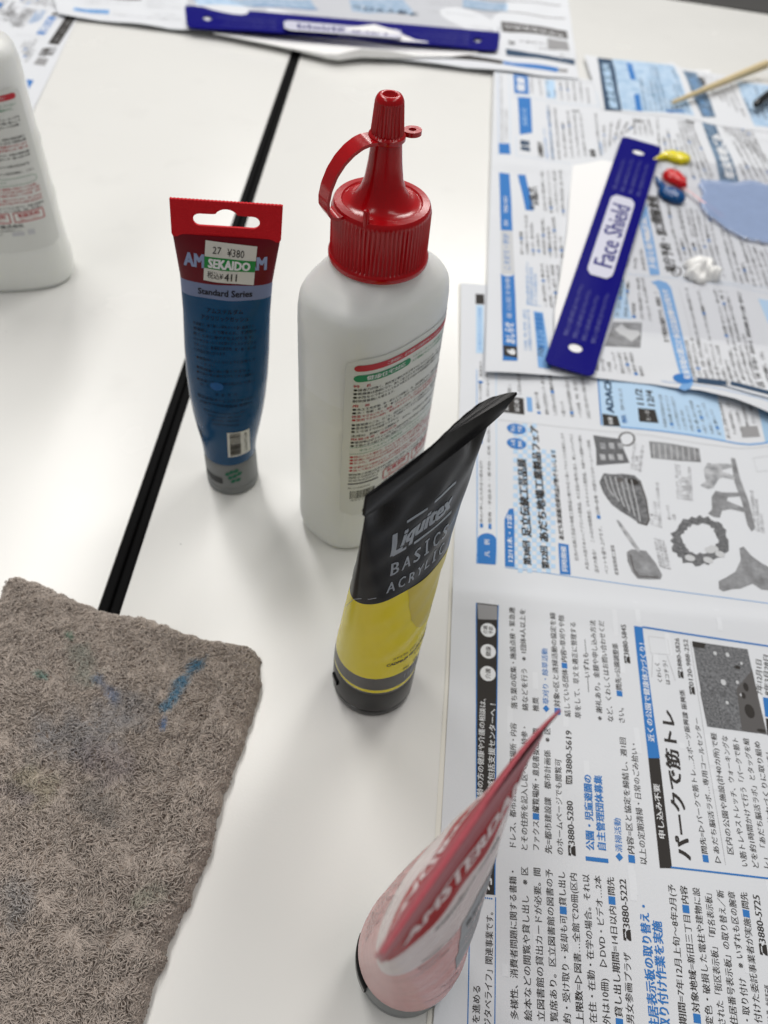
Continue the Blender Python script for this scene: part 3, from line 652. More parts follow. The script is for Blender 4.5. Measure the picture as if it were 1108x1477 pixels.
# blue strips along the left margin
ink2.quad(CL(172, 272), CL(262, 272), W2(735, 250.5), W2(720, 249), BL); ink2.quad(CL(175, 608), CL(278, 610), CL(262, 275), CL(172, 275), 'ink_pale', 0)
ink2.poly([CL(183, 1280), CL(296, 1280), CL(283, 800), CL(273, 608), CL(255, 622), CL(220, 628), CL(190, 620), CL(172, 604), CL(176, 800)], BL)
T('相談　くらしの窓口・税・年金の相談', CL(235, 950), CL(222, 640), WH, size=3.6, level=2); T('おしらせ', CL(243, 1150), CL(232, 985), WH, size=7, bold=.03, level=2)
T('国保・後期高齢の案内', CL(212, 240), CL(207, 20), WH, size=3.6, level=2); T('こそだて・学び', CL(222, 580), CL(212, 300), BL, size=5, bold=.02, level=1)
ink2.quad(W2(726, 516), W2(746, 518.5), W2(745, 502), W2(725, 500.5), BK, 2); T('6', W2(737, 514), W2(736, 506), WH, size=7, bold=.05, level=3)
ink2.quad(W2(758, 304), W2(769.5, 305), W2(758, 253), W2(747, 252), BL)
block(ink2, CL(410, 120), CL(385, -170), CL(440, 90), CL(430, -170), 2, BK, 4.4, bold=.03, ragged=.6); block(ink2, CL(510, 135), CL(480, -160), CL(650, 170), CL(620, -160), 4, SF, 3, blues=.5)
block(ink2, CL(335, 455), CL(322, 160), CL(640, 480), CL(610, 180), 8, SF, 2.8, blues=.6)
block(ink2, CL(380, 840), CL(372, 510), CL(440, 845), CL(435, 600), 3, 'ink_midblue', 2.6, ragged=0); block(ink2, CL(515, 855), CL(485, 520), CL(650, 870), CL(605, 530), 4, SF, 2.8, blues=.7)
block(ink2, CL(360, 1200), CL(350, 880), CL(395, 1200), CL(380, 880), 2, 'ink_midblue', 2.6)
ink2.quad(CL(455, 1320), CL(560, 1330), CL(492, 900), CL(420, 890), 'ink_midblue'); T('まちかど健康講座', CL(480, 1180), CL(458, 905), BL, size=6, bold=.03, level=2)
T('11/24', CF(775, 690), CF(790, 600), BK, size=5, bold=.04)
ink2.line(CL(365, 835), CL(480, 852), .4, 'ink_midblue')
# middle
ink2.quad(CM(280, 570), CM(348, 570), CM(255, 60), CM(205, 200), 'ink_midblue'); T('多様な働き方講演会', CM(305, 535), CM(230, 140), WH, size=6, bold=.02, level=2)
T('来庁予約・窓口混雑状況', CM(430, 560), CM(300, 15), BK, size=9, bold=.04); ink2.path([W2(975+6.5*math.cos(a), 393.5+6.5*math.sin(a)) for a in np.linspace(0, 6.28, 16)], 1.2, BK, 2)
ink2.poly([CM(285, 620), CM(340, 605), CM(395, 625), CM(425, 660), CM(470, 850), CM(530, 1090), CM(585, 1320), CM(560, 1370), CM(520, 1380), CM(480, 1360), CM(510, 1320), CM(420, 1000), CM(345, 680), CM(320, 640)], 'ink_midblue')
T('年末年始の窓口と休日応急診療のお知らせ', CM(548, 1300), CM(380, 670), WH, size=5, bold=.03, level=2)
block(ink2, CM(320, 700), CM(318, 690), CM(400, 1040), CM(330, 720), 2, SF, 4, bold=.03)
ink2.quad(W2(872, 500), W2(924, 501), W2(926, 466), W2(884, 465), 'photo_mid'); ink2.poly([CM(30, 950), CM(80, 915), CM(120, 950), CM(200, 960), CM(215, 985), CM(150, 1035), CM(100, 1000), CM(60, 980)], 'ink_pale', 2)
block(ink2, CM(-10, 850), CM(60, 600), CM(285, 890), CM(225, 590), 6, SF, 2.9, blues=.5); block(ink2, CM(110, 520), CM(160, 340), CM(240, 540), CM(210, 350), 3, SF, 2.9)
ink2.poly([CM(20, 870), CM(150, 880), CM(95, 600), CM(75, 590)], 'ink_lightblue', 0)
block(ink2, CM(500, 500), CM(400, 60), CM(800, 600), CM(690, 120), 8, SF, 2.9, blues=.5); block(ink2, CM(880, 620), CM(770, 180), CM(1250, 690), CM(1100, 330), 9, SF, 2.9, blues=.5)
block(ink2, CM(600, 1330), CM(450, 660), CM(1040, 1400), CM(850, 690), 11, SF, 2.9, blues=.4); block(ink2, CM(1060, 1380), CM(900, 690), CM(1130, 1400), CM(960, 700), 2, BK, 3.4, bold=.02)
ink2.line(CM(640, 1300), CM(480, 660), .3, 'ink_pale')
ink2.line(CM(120, 565), CM(1250, 670), .4, 'ink_lightblue'); ink2.path([CM(500, 620), CM(860, 650), CM(1250, 720)], .3, 'ink_lightblue')
ink2.poly([CM(1040, 730), CM(1220, 760), CM(1330, 1300), CM(1250, 1250)], 'ink_lightblue', 0)
ink2.path([W2(985, 545), W2(1005, 553), W2(1040, 560), W2(1080, 575), W2(1120, 588)], 1.5, 'ink_navy'); ink2.disc(W2(985, 546), 6, 5, BL, 2)
for a, b in (((1005, 549), (1046, 556)), ((1052, 556), (1112, 576))): ink2.line(W2(*a), W2(*b), 5, 'ink_navy', 2)
ink2.path([W2(955, 548), W2(1020, 560), W2(1070, 575), W2(1130, 595)], .5, 'ink_midblue')
block(ink2, W2(862, 535), W2(858, 508), W2(928, 541), W2(918, 508), 8, SF, 2.8, blues=.5)
# right, far
ink2.quad(CV(600, 510), CV(780, 530), CV(700, 200), CV(500, 195), 'ink_white', 0)
ink2.poly([CV(505, 195), CV(585, 208), CV(660, 360), CV(760, 640), CV(850, 830), CV(905, 980), CV(830, 995), CV(770, 985), CV(740, 840), CV(640, 560), CV(560, 350)], 'newsnavy', 1)
T('年末年始ごみ', CV(850, 960), CV(740, 650), WH, size=10, bold=.05, level=2)
block(ink2, CV(350, 760), CV(330, 540), CV(720, 960), CV(560, 560), 9, SF, 2.9, blues=.8); block(ink2, CV(180, 640), CV(170, 530), CV(300, 660), CV(265, 540), 4, SF, 2.9, blues=.3)
block(ink2, CV(380, 960), CV(350, 860), CV(700, 980), CV(650, 860), 7, 'ink_grey', 2.9, blues=.5); T('休日', CV(170, 548), CV(240, 555), BK, size=5, bold=.03); T('夜間', CV(525, 560), CV(590, 575), BK, size=5, bold=.03)
block(ink2, CV(820, 640), CV(650, 340), CV(1080, 860), CV(870, 330), 8, SF, 3, blues=.3); ink2.line(CV(780, 655), CV(1150, 710), .8, 'ink_white', 2); block(ink2, CV(960, 980), CV(820, 700), CV(1200, 1020), CV(1010, 700), 6, SF, 3, blues=.3)
ink2.line(CV(900, 980), CV(690, 500), 1.0, 'ink_navy', 2)
T('窓口予約', W2(947, 322), W2(938, 283), BK, size=8, bold=.03); block(ink2, W2(958, 330), W2(950, 290), W2(1000, 340), W2(990, 300), 4, 'ink_grey', 3)
P2b = [W(699, 540, 3), W(790, 542, 3), W(850, 546, 3), W(940, 552, 4), W(1010, 563, 5), W(1060, 577, 6), W(1108, 598, 6), W(1260, 640, 5)]
P2t = [W(712.5, 98, 3), W(860, 119, 3), W(1000, 139, 3), W(1108, 154, 3), W(1330, 190, 3)]
s2 = paper_sheet(P2b, P2t, h2, ink2, 'middle newspaper under the near face shield strip and the paint blobs', 150, 170)

# --- third: light blue strip at far right, over the second
ink5 = Ink(); T = ink5.text
def h5(x, y): return h2(x, y)+.35 + 1.0*np.exp(-((x-W(985, 95)[0])/26)**2)*np.clip((y-850)/120, 0, 1)
e = lambda u, v: W(u, v, 5)
def CXe(x, y): return W(800+x/3.597, y/3.597, 5)
ink5.quad(CXe(262, 568), CXe(350, 572), CXe(298, 302), CXe(222, 296), 'ink_navy'); T('総合健診案内', CXe(310, 560), CXe(262, 330), 'ink_lightblue', size=9, bold=.04, level=2)
ink5.quad(CXe(350, 565), CXe(725, 598), CXe(620, 335), CXe(298, 302), 'newsblue')
ink5.quad(CXe(425, 570), CXe(455, 576), CXe(440, 490), CXe(412, 488), BL, 2); ink5.quad(CXe(392, 418), CXe(420, 420), CXe(402, 330), CXe(372, 322), BL, 2)
block(ink5, CXe(475, 570), CXe(430, 335), CXe(700, 590), CXe(610, 350), 9, 'ink_navy', 3.0, ragged=.5, level=2)
T('電話相談へ', CXe(580, 580), CXe(690, 575), BL, size=7, bold=.03, level=2)
ink5.poly([CXe(665, 362), CXe(735, 374), CXe(810, 520), CXe(838, 604), CXe(768, 604), CXe(700, 450)], 'newsnavy', 2); T('年末年始', CXe(800, 600), CXe(710, 400), 'ink_midblue', size=8, level=3)
block(ink5, CXe(800, 470), CXe(745, 378), CXe(990, 600), CXe(900, 400), 6, SF, 3, level=1); T('講座', CXe(770, 440), CXe(755, 395), BK, size=8, bold=.04)
ink5.poly([CXe(950, 425), CXe(1108, 440), CXe(1240, 470), CXe(1240, 660), CXe(1040, 650)], 'newsblue', 1); block(ink5, CXe(1030, 600), CXe(960, 440), CXe(1140, 620), CXe(1080, 450), 4, 'ink_navy', 3, level=2)
P5b = [e(868, 157), e(930, 164), e(1000, 172), e(1040, 181), e(1108, 190), e(1300, 215)]
P5t = [e(843, 78), e(880, 84), e(930, 92), e(970, 88), e(985, 97), e(1030, 106), e(1070, 113), e(1108, 120), e(1320, 140)]
paper_sheet(P5b, P5t, h5, ink5, 'pale blue newspaper page at far right under the wooden stick', 120, 60)

# --- far newspaper carrying the second face shield
ink3 = Ink(); T = ink3.text
def h3(x, y): return 2.4 + crinkle(x, y, 1.2) + .8*(1+np.sin(x*.02)) + .5*(1+np.sin(y*.04+x*.013))
def z3(u, v): return W(u, v, 4)
def CP3(x, y): return z3(560+x/3.259, y/3.259)
def CT3(x, y): return z3(x/3.693, y/3.693)
def C83(x, y): return z3(250+x/2.172, y/2.172)
ink3.quad(CP3(275, 275), CP3(275, 255), CP3(540, 290), CP3(535, 308), BK); ink3.quad(CP3(130, 248), CP3(275, 256), CP3(275, 275), CP3(190, 266), BL); ink3.quad(CP3(540, 308), CP3(540, 290), CP3(800, 325), CP3(795, 345), BL); ink3.quad(CP3(800, 344), CP3(800, 327), CP3(845, 330), CP3(840, 348), 'ink_grey')
ink3.quad(CP3(555, 265), CP3(550, 238), CP3(875, 285), CP3(878, 306), 'ink_navy'); ink3.quad(CP3(535, 155), CP3(528, 110), CP3(838, 150), CP3(845, 190), SF); T('事業者募集案内', CP3(830, 175), CP3(545, 130), WH, size=9, level=2)
ink3.quad(CP3(750, 240), CP3(745, 190), CP3(840, 205), CP3(850, 250), 'ink_grey'); block(ink3, CP3(845, 270), CP3(760, 258), CP3(740, 215), CP3(615, 200), 3, SF, 5); T('広', CP3(595, 215), CP3(560, 210), BK, size=12, bold=.04)
ink3.line(CP3(430, 0), CP3(810, 30), 3, 'ink_grey'); ink3.line(CP3(350, 45), CP3(830, 92), 3.5, 'ink_grey'); ink3.quad(CP3(350, 45), CP3(350, 0), CP3(560, 20), CP3(560, 60), 'newsblue', 0)
T('子育てサロン', C83(770, 50), C83(560, 20), 'ink_navy', size=13, bold=.04); ink3.quad(C83(560, 35), C83(550, 0), C83(720, 0), C83(760, 50), 'newsblue', 0)
ink3.quad(C83(80, 22), C83(60, 0), C83(430, 0), C83(450, 30), 'newsblue', 0); ink3.line(C83(250, 22), C83(455, 30), 2.5, BL, 1)
block(ink3, C83(1000, 100), C83(800, 70), C83(900, 20), C83(800, 10), 3, 'ink_grey', 5)
ink3.quad(CT3(390, 55), CT3(395, 36), CT3(585, 58), CT3(580, 78), 'ink_midblue'); T('11月の税金', CT3(570, 68), CT3(410, 48), BL, size=6, level=2)
ink3.line(CT3(530, -14), CT3(755, 4), 5, SF); block(ink3, CT3(970, 60), CT3(780, 38), CT3(960, 0), CT3(780, -10), 4, 'ink_pale', 4); block(ink3, CT3(960, 95), CT3(640, 62), CT3(970, 115), CT3(600, 78), 2, 'ink_pale', 5)
block(ink3, CT3(700, 25), CT3(450, 10), CT3(700, 0), CT3(450, -10), 2, 'ink_pale', 5)
P3b = [z3(84, 20), z3(112, 25), z3(180, 33), z3(280, 46), z3(400, 62), z3(520, 80), z3(700, 102), z3(835, 116)]
P3t = [z3(60, -60), z3(200, -60), z3(500, -50), z3(815, -30)]
paper_sheet(P3b, P3t, h3, ink3, 'far newspaper under the second face shield strip, upside down', 120, 50)

# --- newspaper behind the cropped bottle
ink4 = Ink(); T = ink4.text
def h4(x, y): return .5 + .5*(1+np.sin(x*.03+y*.02))
ink4.quad(CS(550, 505), CS(670, 520), CS(888, 190), CS(765, 182), BK); T('知る・学ぶ・楽しむ', CS(640, 480), CS(820, 205), 'ink_grey', size=4.5, level=2)
ink4.quad(CS(385, 745), CS(515, 760), CS(560, 680), CS(440, 665), 'ink_grey'); T('あだち', CS(540, 640), CS(595, 545), SF, size=12, bold=.05); T('広報', CS(480, 650), CS(540, 560), SF, size=8, bold=.05)
ink4.quad(CS(415, 395), CS(510, 405), CS(650, 205), CS(560, 195), BL); T('お知らせ', CS(478, 375), CS(590, 225), WH, size=9, bold=.04, level=2)
ink4.poly([CS(335, 1030), CS(392, 930), CS(308, 922)], BL); ink4.disc(CS(625, 170), 3, 4, BK)
for a, b, n, c in (((20, 185), (75, 130), 3, SF), ((95, 190), (160, 130), 2, BK), ((150, 320), (310, 110), 3, SF), ((215, 330), (265, 285), 1, 'ink_grey'), ((280, 90), (350, 20), 1, 'ink_midblue')):
    block(ink4, CS(*a), CS(*b), CS(a[0]+n*32, a[1]+6), CS(b[0]+n*32, b[1]+6), n, c, 4)
block(ink4, CS(20, 240), CS(140, 80), CS(200, 310), CS(390, 115), 6, SF, 3.4, blues=.5, ragged=.1); block(ink4, CS(345, 275), CS(430, 130), CS(440, 250), CS(520, 130), 4, 'ink_midblue', 4)
block(ink4, CS(250, 560), CS(300, 480), CS(300, 720), CS(480, 450), 4, SF, 3.4, blues=.4); block(ink4, CS(230, 40), CS(300, -60), CS(600, 90), CS(720, 0), 9, SF, 3.4, blues=.3)
ink4.quad(CS(-60, 120), CS(0, 105), CS(45, 45), CS(-60, 40), BL); block(ink4, CS(-90, 160), CS(60, -20), CS(90, 190), CS(200, 40), 5, SF, 3.6)
ink4.line(CS(190, 402), CS(540, 440), .4, 'ink_pale'); ink4.line(CS(100, 88), CS(560, 130), .4, 'ink_pale')
a_, b_ = np.array(W(47.5, 163)), np.array(W(112, 26)); dd = (b_-a_)/np.linalg.norm(b_-a_); nn = np.array([-dd[1], dd[0]])
P4b = [a_-dd*60+nn*300, a_-dd*60]; P4t = [b_+dd*170+nn*300, b_+dd*170]
paper_sheet(P4b, P4t, h4, ink4, 'slanted newspaper partly hidden behind the cropped bottle at top left', 60, 70)

STEP = 1.8
# ------------------------------------------------------------------ glue bottles
BA, BB, BN = 32.2, 23.2, 2.7
BPROF = [(0.0, .86), (0.6, .91), (2, .955), (5, .985), (9, .998), (14, 1.0), (15, .993), (17, .990), (60, .990), (100, .990), (124, .990), (130, .985), (135, .962), (139, .92), (142.5, .85), (145.5, .75), (147.5, .65), (148.6, .57)]
def bscale(z): return np.interp(z, [p[0] for p in BPROF], [p[1] for p in BPROF])
def bottle_ring(z, n=128):
    s = bscale(z); th = np.linspace(0, 2*math.pi, n, endpoint=False)
    k = np.clip((z-136)/12, 0, 1); ex = 2/(BN*(1-k)+2*k); a = BA*s; b = BB*s
    if k > 0: a = a*(1-k)+17*k*1.0 if k == 1 else a*(1-k)+ (17+(a-17)*(1-k))*k; b = b*(1-k)+(17+(b-17)*(1-k))*k
    c, s_ = np.cos(th), np.sin(th)
    return np.stack([a*np.sign(c)*np.abs(c)**ex, b*np.sign(s_)*np.abs(s_)**ex, np.full(n, z)], 1)
def face_y(x, z):
    s = bscale(z); return -BB*s*np.clip(1-(np.abs(x)/(BA*s))**BN, 0, 1)**(1/BN)
def ring(r, z, n=96): th = np.linspace(0, 2*math.pi, n, endpoint=False); return np.stack([r*np.cos(th), r*np.sin(th), np.full(n, z)], 1)
def lathe(mb, prof, mname, n=96, ribs=None):
    P = []
    for p in prof:
        r, z = p[0], p[1]; th = np.linspace(0, 2*math.pi, n, endpoint=False); rr = np.full(n, float(r))
        if ribs and len(p) > 2 and p[2]: rr = r - ribs[1]*(0.5-0.5*np.cos(th*ribs[0]))**0.7
        P.append(np.stack([rr*np.cos(th), rr*np.sin(th), np.full(n, z)], 1))
    mb.grid(np.array(P), mname, closed_v=True)

def label_ink():
    k = Ink(); R_, G_, D_ = 'ink_red', 'ink_green', 'label_black'
    k.quad((-25.5, 88.6), (25.5, 88.6), (25.5, 91.6), (-25.5, 91.6), R_, 1, 34, 1); k.disc((-25.5, 90.1), 1.5, 1.5, R_); k.disc((25.5, 90.1), 1.5, 1.5, R_); k.text('ご使用前に、必ず裏面の注意表示をよくお読みください', (-15, 90.1), (22, 90.1), WH, size=1.7, level=2)
    k.quad((-25.3, 83.4), (-3.7, 83.4), (-3.7, 86.8), (-25.3, 86.8), G_, 1, 16, 1); k.disc((-25.3, 85.1), 1.7, 1.7, G_); k.disc((-3.7, 85.1), 1.7, 1.7, G_); k.text('健康住宅対応', (-23, 85.1), (-5, 85.1), WH, size=2.4, bold=.02, level=2)
    k.text('トルエン・キシレン等は使用していない', (-1, 86.1), (26, 86.1), G_, size=1.5); k.text('人と環境にやさしい水性接着剤です。', (-1, 84), (25, 84), G_, size=1.5)
    y = 81.2
    def ln(t, c=D_, x1=None, b=.01, x0=-27):
        nonlocal y
        t_ = t
        if x1 is None and len(t) > 8 and not t.endswith('。'):
            t_ = t+filler(35-len(t))
        x1 = min(26.5, x0+len(t_)*1.52) if x1 is None else x1
        k.text(t_, (x0, y), (x1, y), c, size=1.5, bold=b, res=1); y -= 1.95
    ln('特　長', R_, -21, .02)
    for t in ('●接着力が強く、耐久性に優れた木工用です', '●乾燥後は透明になり、美しく仕上がります', '●水性なので手についても水で洗えます', '耐熱接着剤にも使えます。'): ln(t)
    y -= .6; ln('用　途', R_, -21, .02); ln('●木工工作全般、布・紙などの接着に、木、'); ln('●木・合板・布・紙・●コルク・段ボール'); ln('接着できないもの…金属、プラスチック、ゴム', R_); ln('●使用できない材料・場所がありますのでご注意', R_)
    y -= .8
    ln('●接着面のごみ、ほこり、油分をふき取り、よく'); ln('●塗布後はり合わせ、乾くまで固定してください'); ln('●５℃以下では接着できません。')
    y -= .5; ln('主成分…酢酸ビニル樹脂41％　水59％、500g'); ln('取扱注意・保存方法', R_, -6); ln('●使用後は必ずキャップをして直射日光をさけ'); ln('●子供の手の届かない所に保管してください。')
    k.path([(-27, y+.9), (24, y+.9), (26, y), (26, y-2.2), (24, y-3.1), (-27, y-3.1)], .18, G_); k.text('ホルムアルデヒド等級表示　Ｆ☆☆☆☆'.replace('☆', '＊'), (-24, y-1.1), (10, y-1.1), G_, size=1.5, res=1); y -= 5
    for t in ('●目に入った場合は、すぐに水で洗い流し医師に', '●皮膚に付いたときは石けん水でよく洗ってくだ', '●かぶれ、異常が出たら使用を中止してくださ'): ln(t, R_)
    y -= .8
    for t in ('●子供だけで使用させず、必ず保護者の方が一緒', '●誤って飲み込んだ時は吐かせて医師の診断'): ln(t, R_)
    y -= .8
    ln('使用後の容器は各自治体の規則に従い処理してください'); ln('地区の分別方法に従って廃棄してください。キャップ')
    for x0 in (-11, 8):
        k.path([(x0, y+.6), (x0+16.5, y+.6), (x0+16.5, y-5.2), (x0, y-5.2)], .5, R_, 1, True); k.text('有機溶剤' if x0 < 0 else '食器洗剤', (x0+2, y-1.4), (x0+14.5, y-1.4), R_, size=2.6, bold=.02, res=1); k.text('使用していません', (x0+3, y-3.9), (x0+13.5, y-3.9), R_, size=1.2, res=1)
    k.text('コニシ株式会社', (-11, y-7.6), (12, y-7.6), D_, size=2.8, bold=.02, res=2); k.text('大阪市中央区道修町1-7-1', (-11, y-10.2), (10, y-10.2), D_, size=1.3, res=1); k.text('Made in Japan', (-11, y-12), (-1, y-12), D_, size=1.5, res=1)
    k.line((-27, y-2.2), (-14, y-2.2), .8, D_); k.text('家庭用品品質表示', (-27, y), (-14, y), D_, size=1.2, res=1); k.text('KONISHI', (-27, y-5), (-18, y-5), D_, size=1.6, res=1)
    for x in np.arange(-26, -15, .55): k.line((x, y-7), (x, y-12.6), random.choice((.2, .3, .4)), D_)
    k.text('4901490', (-26, y-13.6), (-16, y-13.6), D_, size=1.3, res=1)
    k.quad((4, y-11.4), (11, y-11.4), (11, y-14), (4, y-14), 'ink_pale'); k.quad((13, y-10.8), (17, y-10.8), (17, y-14), (13, y-14), 'ink_pale')
    return k
LINK = None
def glue_bottle(x, y, rz, label, strap_ang):
    global LINK
    t = thing('glue_bottle', label, 'glue bottle', (x, y, 0.1), rz, 'glue bottles with red caps')
    mb = MB(); zs = sorted(set([p[0] for p in BPROF] + list(np.arange(3, 130, 3.0)) + list(np.arange(130, 149, 1.0))))
    P = np.array([bottle_ring(z) for z in zs])
    # moulded grip panels on the narrow sides
    for i, z in enumerate(zs):
        for j in range(P.shape[1]):
            px, py = P[i, j, 0], P[i, j, 1]
            if abs(px) > BA*.72 and abs(py) < 15 and 20 < z < 122:
                w_ = np.clip((15-abs(py))/1.6, 0, 1); zz = (z-20) % 34; v_ = np.clip(min(zz, 31-zz)/2.2, 0, 1) if zz < 31 else 0
                P[i, j, 0] -= math.copysign(.6*w_*v_, px)
    mb.grid(P, 'hdpe', closed_v=True, mfun=lambda i, j: 'hdpe_full' if zs[i] < 96 else 'hdpe')
    mb.cap(P[0], 'hdpe', True)
    nr = ring(15.5, 152, 128); mb.grid(np.array([P[-1], nr]), 'hdpe', closed_v=True)
    mb.obj('bottle_body', t)
    # printed label
    mb = MB(); nx, nz = 40, 44; x0, x1, z0, z1 = -29, 29, 29.5, 122.5; G = []
    for i in range(nz+1):
        row = []
        for j in range(nx+1):
            z = z0+(z1-z0)*i/nz; xx = x0+(x1-x0)*j/nx; ez = min(z-z0, z1-z); r_ = 4
            if ez < r_: lim = (x1 - r_) + math.sqrt(max(0, r_*r_-(r_-ez)**2)); xx = max(-lim, min(lim, xx))
            row.append((xx, face_y(xx, z)-.16, z))
        G.append(row)
    mb.grid(np.array(G), 'label_paper')
    if LINK is None: LINK = label_ink()
    LINK.put(mb, lambda V, lv: np.column_stack([V[:, 0], face_y(V[:, 0], V[:, 1]+28)-.24-.06*lv, V[:, 1]+28]))
    mb.obj('label', t)
    # cap
    cp = MB()
    lathe(cp, [(15.5, 147.6), (18.6, 147.6), (18.9, 148.2), (18.9, 149.8), (18.5, 150.3), (18.3, 150.8, 1), (18.1, 167.2, 1), (17.8, 168.2), (17.5, 169.3), (17.0, 169.9), (14.6, 170.1), (14.0, 169.6), (12.0, 169.9), (10.6, 170.8), (9.4, 172.4), (8.0, 174.6), (6.8, 178), (5.9, 184), (4.9, 194), (4.7, 197)], 'cap_red', 288, (72, .55))
    cap = cp.obj('screw_cap', t, auto=40)
    nz_ = MB(); lathe(nz_, [(4.6, 191.3), (6.0, 191.4), (6.3, 191.8), (6.3, 193.0), (5.9, 193.4), (5.65, 193.7, 1), (4.85, 203.2, 1), (4.75, 203.9), (4.3, 204.9), (3.8, 205.5), (3.0, 205.8), (2.4, 205.6), (2.1, 204.9), (1.6, 204.2), (1.1, 204.4), (.01, 204.6)], 'cap_red', 168, (28, .5))
    nz_.obj('nozzle_cover', cap, auto=40)
    # strap: flat band bowing out from collar down to the flange
    st = MB(); ca, sa = math.cos(strap_ang), math.sin(strap_ang)
    prof = [(5.2, 192.2), (8, 192.2), (10.5, 191.6), (13.8, 189.8), (17.0, 187.0), (19.8, 183.2), (21.8, 178.6), (22.7, 174.4), (22.6, 171.2), (21.2, 168.9), (19.0, 168.2), (16.5, 168.7)]
    prof = poly_at(prof, 40); rows = []
    for i, (r_, z) in enumerate(prof):
        d = prof[min(i+1, 39)]-prof[max(i-1, 0)]; d /= np.linalg.norm(d); n2 = np.array([d[1], -d[0]])*.55; w_ = 3.9-.5*math.sin(math.pi*i/39)
        q = []
        for (k_, s_) in ((1, -1), (1, 1), (-1, 1), (-1, -1)):
            rr, zz = r_+n2[0]*k_, z+n2[1]*k_; q.append((rr*ca-s_*w_*sa, rr*sa+s_*w_*ca, zz))
        rows.append(q)
    st.grid(np.array(rows), 'cap_red', closed_v=True); st.cap(rows[0], 'cap_red'); st.cap(rows[-1], 'cap_red', True)
    st.obj('strap', cap, auto=40)
    pn = MB(); a2 = strap_ang+.75; lathe(pn, [(.0, 174.4), (.9, 174.3), (1.05, 173.9), (1.15, 168.5), (1.15, 168)], 'cap_red', 16)
    for i in range(len(pn.v)): pn.v[i] = pn.v[i]+np.array([16.6*math.cos(a2), 16.6*math.sin(a2), 0])
    pn.obj('pin', cap, auto=40)
    tb = MB(); a3 = strap_ang+math.pi
    th = np.linspace(0, 2*math.pi, 30, endpoint=False)
    rw = []
    for (rad, zz) in ((2.9, 193.2), (2.9, 191.6), (1.2, 191.6), (1.2, 193.2)):
        rw.append([((8.0+1.6+rad*1.15*math.cos(b_))*math.cos(a3)-rad*math.sin(b_)*math.sin(a3), (8.0+1.6+rad*1.15*math.cos(b_))*math.sin(a3)+rad*math.sin(b_)*math.cos(a3), zz) for b_ in th])
    rw.append(rw[0]); tb.grid(np.array(rw), 'cap_red', closed_v=True); tb.obj('loop_tab', cap, auto=40)
    return t
glue_bottle(-15.5, 258.5, math.radians(52), 'white glue bottle standing in the middle behind the black and yellow tube', math.radians(213-52))
glue_bottle(-258.5, 424, math.radians(21), 'white glue bottle cut off by the left edge, before the slanted newspaper', math.radians(160-21))

# ------------------------------------------------------------------ tubes of paint
def dent(u, z, sd): return .28*np.sin(z*.19+u*.11+sd)*np.sin(u*.23-z*.07+2*sd)+.16*np.sin(z*.43-u*.31+sd*3)
class Tube:
    def __init__(s, h0, h1, r, w, lean, r_low=None, bp=1.0, ap=1.4, tip=0.7, tp=1.15, taper=None):
        s.tp = tp; s.taper = taper
        s.h0, s.h1, s.r, s.w, s.lean, s.rl, s.bp, s.ap, s.tip = h0, h1, r, w, lean, r_low or r, bp, ap, tip
    def ab(s, z):
        t = np.clip((z-s.h0)/(s.h1-s.h0), 0, 1)
        bulge = np.interp(z, [s.h0, s.h0+4, s.h0+14], [s.rl/s.r, (s.rl+.8*(s.r-s.rl))/s.r, 1]) if s.taper is None else np.interp(z, s.taper[0], s.taper[1])
        sm = t**s.ap
        a = (s.r*(1-sm)+s.w*sm)*bulge; b = (s.r*(1-t**s.tp)**s.bp+s.tip*t)*bulge
        return a, b
    def fade(s, z): return np.clip((z-s.h0-8)/20, 0, 1)*np.clip((s.h1-z)/10, 0, 1)
    def cen(s, z):
        t = np.clip((z-s.h0)/(s.h1-s.h0), 0, 1.15); t = t**1.2
        return s.lean[0]*t, s.lean[1]*t
    def ring(s, z, n=112):
        a, b = s.ab(z); th = np.linspace(0, 2*math.pi, n, endpoint=False); c = s.cen(z)
        sn = np.sin(th); dd_ = np.where(sn < 0, -1, 1)*dent(a*np.cos(th), z, s.r*1.7+np.where(sn < 0, -1, 1))*s.fade(z)*np.abs(sn)
        return np.stack([c[0]+a*np.cos(th), c[1]+b*sn+dd_, np.full(n, z)], 1)
    def on(s, u, z, side=-1, off=.1):
        a, b = s.ab(z); c = s.cen(z); f = np.clip(u/a, -.999, .999); off = off+dent(u, z, s.r*1.7+side)*s.fade(z)*np.sqrt(1-f*f)
        return np.stack([c[0]+u*1.0, c[1]+side*(b*np.sqrt(1-f*f)+off), z], -1)
def place_tube(t, ink, side=-1, back=None):
    pass
def capping(mb, prof, mname, n=96, ribs=None): lathe(mb, prof, mname, n, ribs); mb.cap(ring(prof[0][0], prof[0][1], n), mname, True)

# --- blue tube with red hanging header
th_ = math.atan2(4.5, 43)
t = thing('paint_tube', 'upright blue paint tube with red hanging header and price sticker', 'paint tube', (-84.5, 268.5, 0.1), th_); t.scale = (.966, .966, .966)
tb = Tube(23.5, 147.5, 18.0, 21.6, (9.0, -1.5), r_low=13.6, bp=.75, ap=1.0, tip=.9, taper=((23.5, 27, 33, 42, 52, 62, 75, 90, 110, 128, 147), (.755, .76, .79, .86, .925, .965, .985, .975, .93, .925, 1.0)))
def bmat(z): return 'tube_shaded_red' if z > 127.5 else ('band_lilac' if z > 120.8 else 'tube_blue')
zs = sorted(set([23.5, 24.5, 26, 28, 31, 35, 120.8, 127.5, 147.5]+list(np.arange(38, 147, 2.5))))
mb = MB(); P = np.array([tb.ring(z) for z in zs]); mb.grid(P, 'tube_blue', closed_v=True, mfun=lambda i, j: bmat((zs[i]+zs[i+1])/2))
k = Ink()
k.text('AMSTERDAM', (-17, 137.5), (17, 137.5), 'print_lilac', size=8.0, bold=.045)
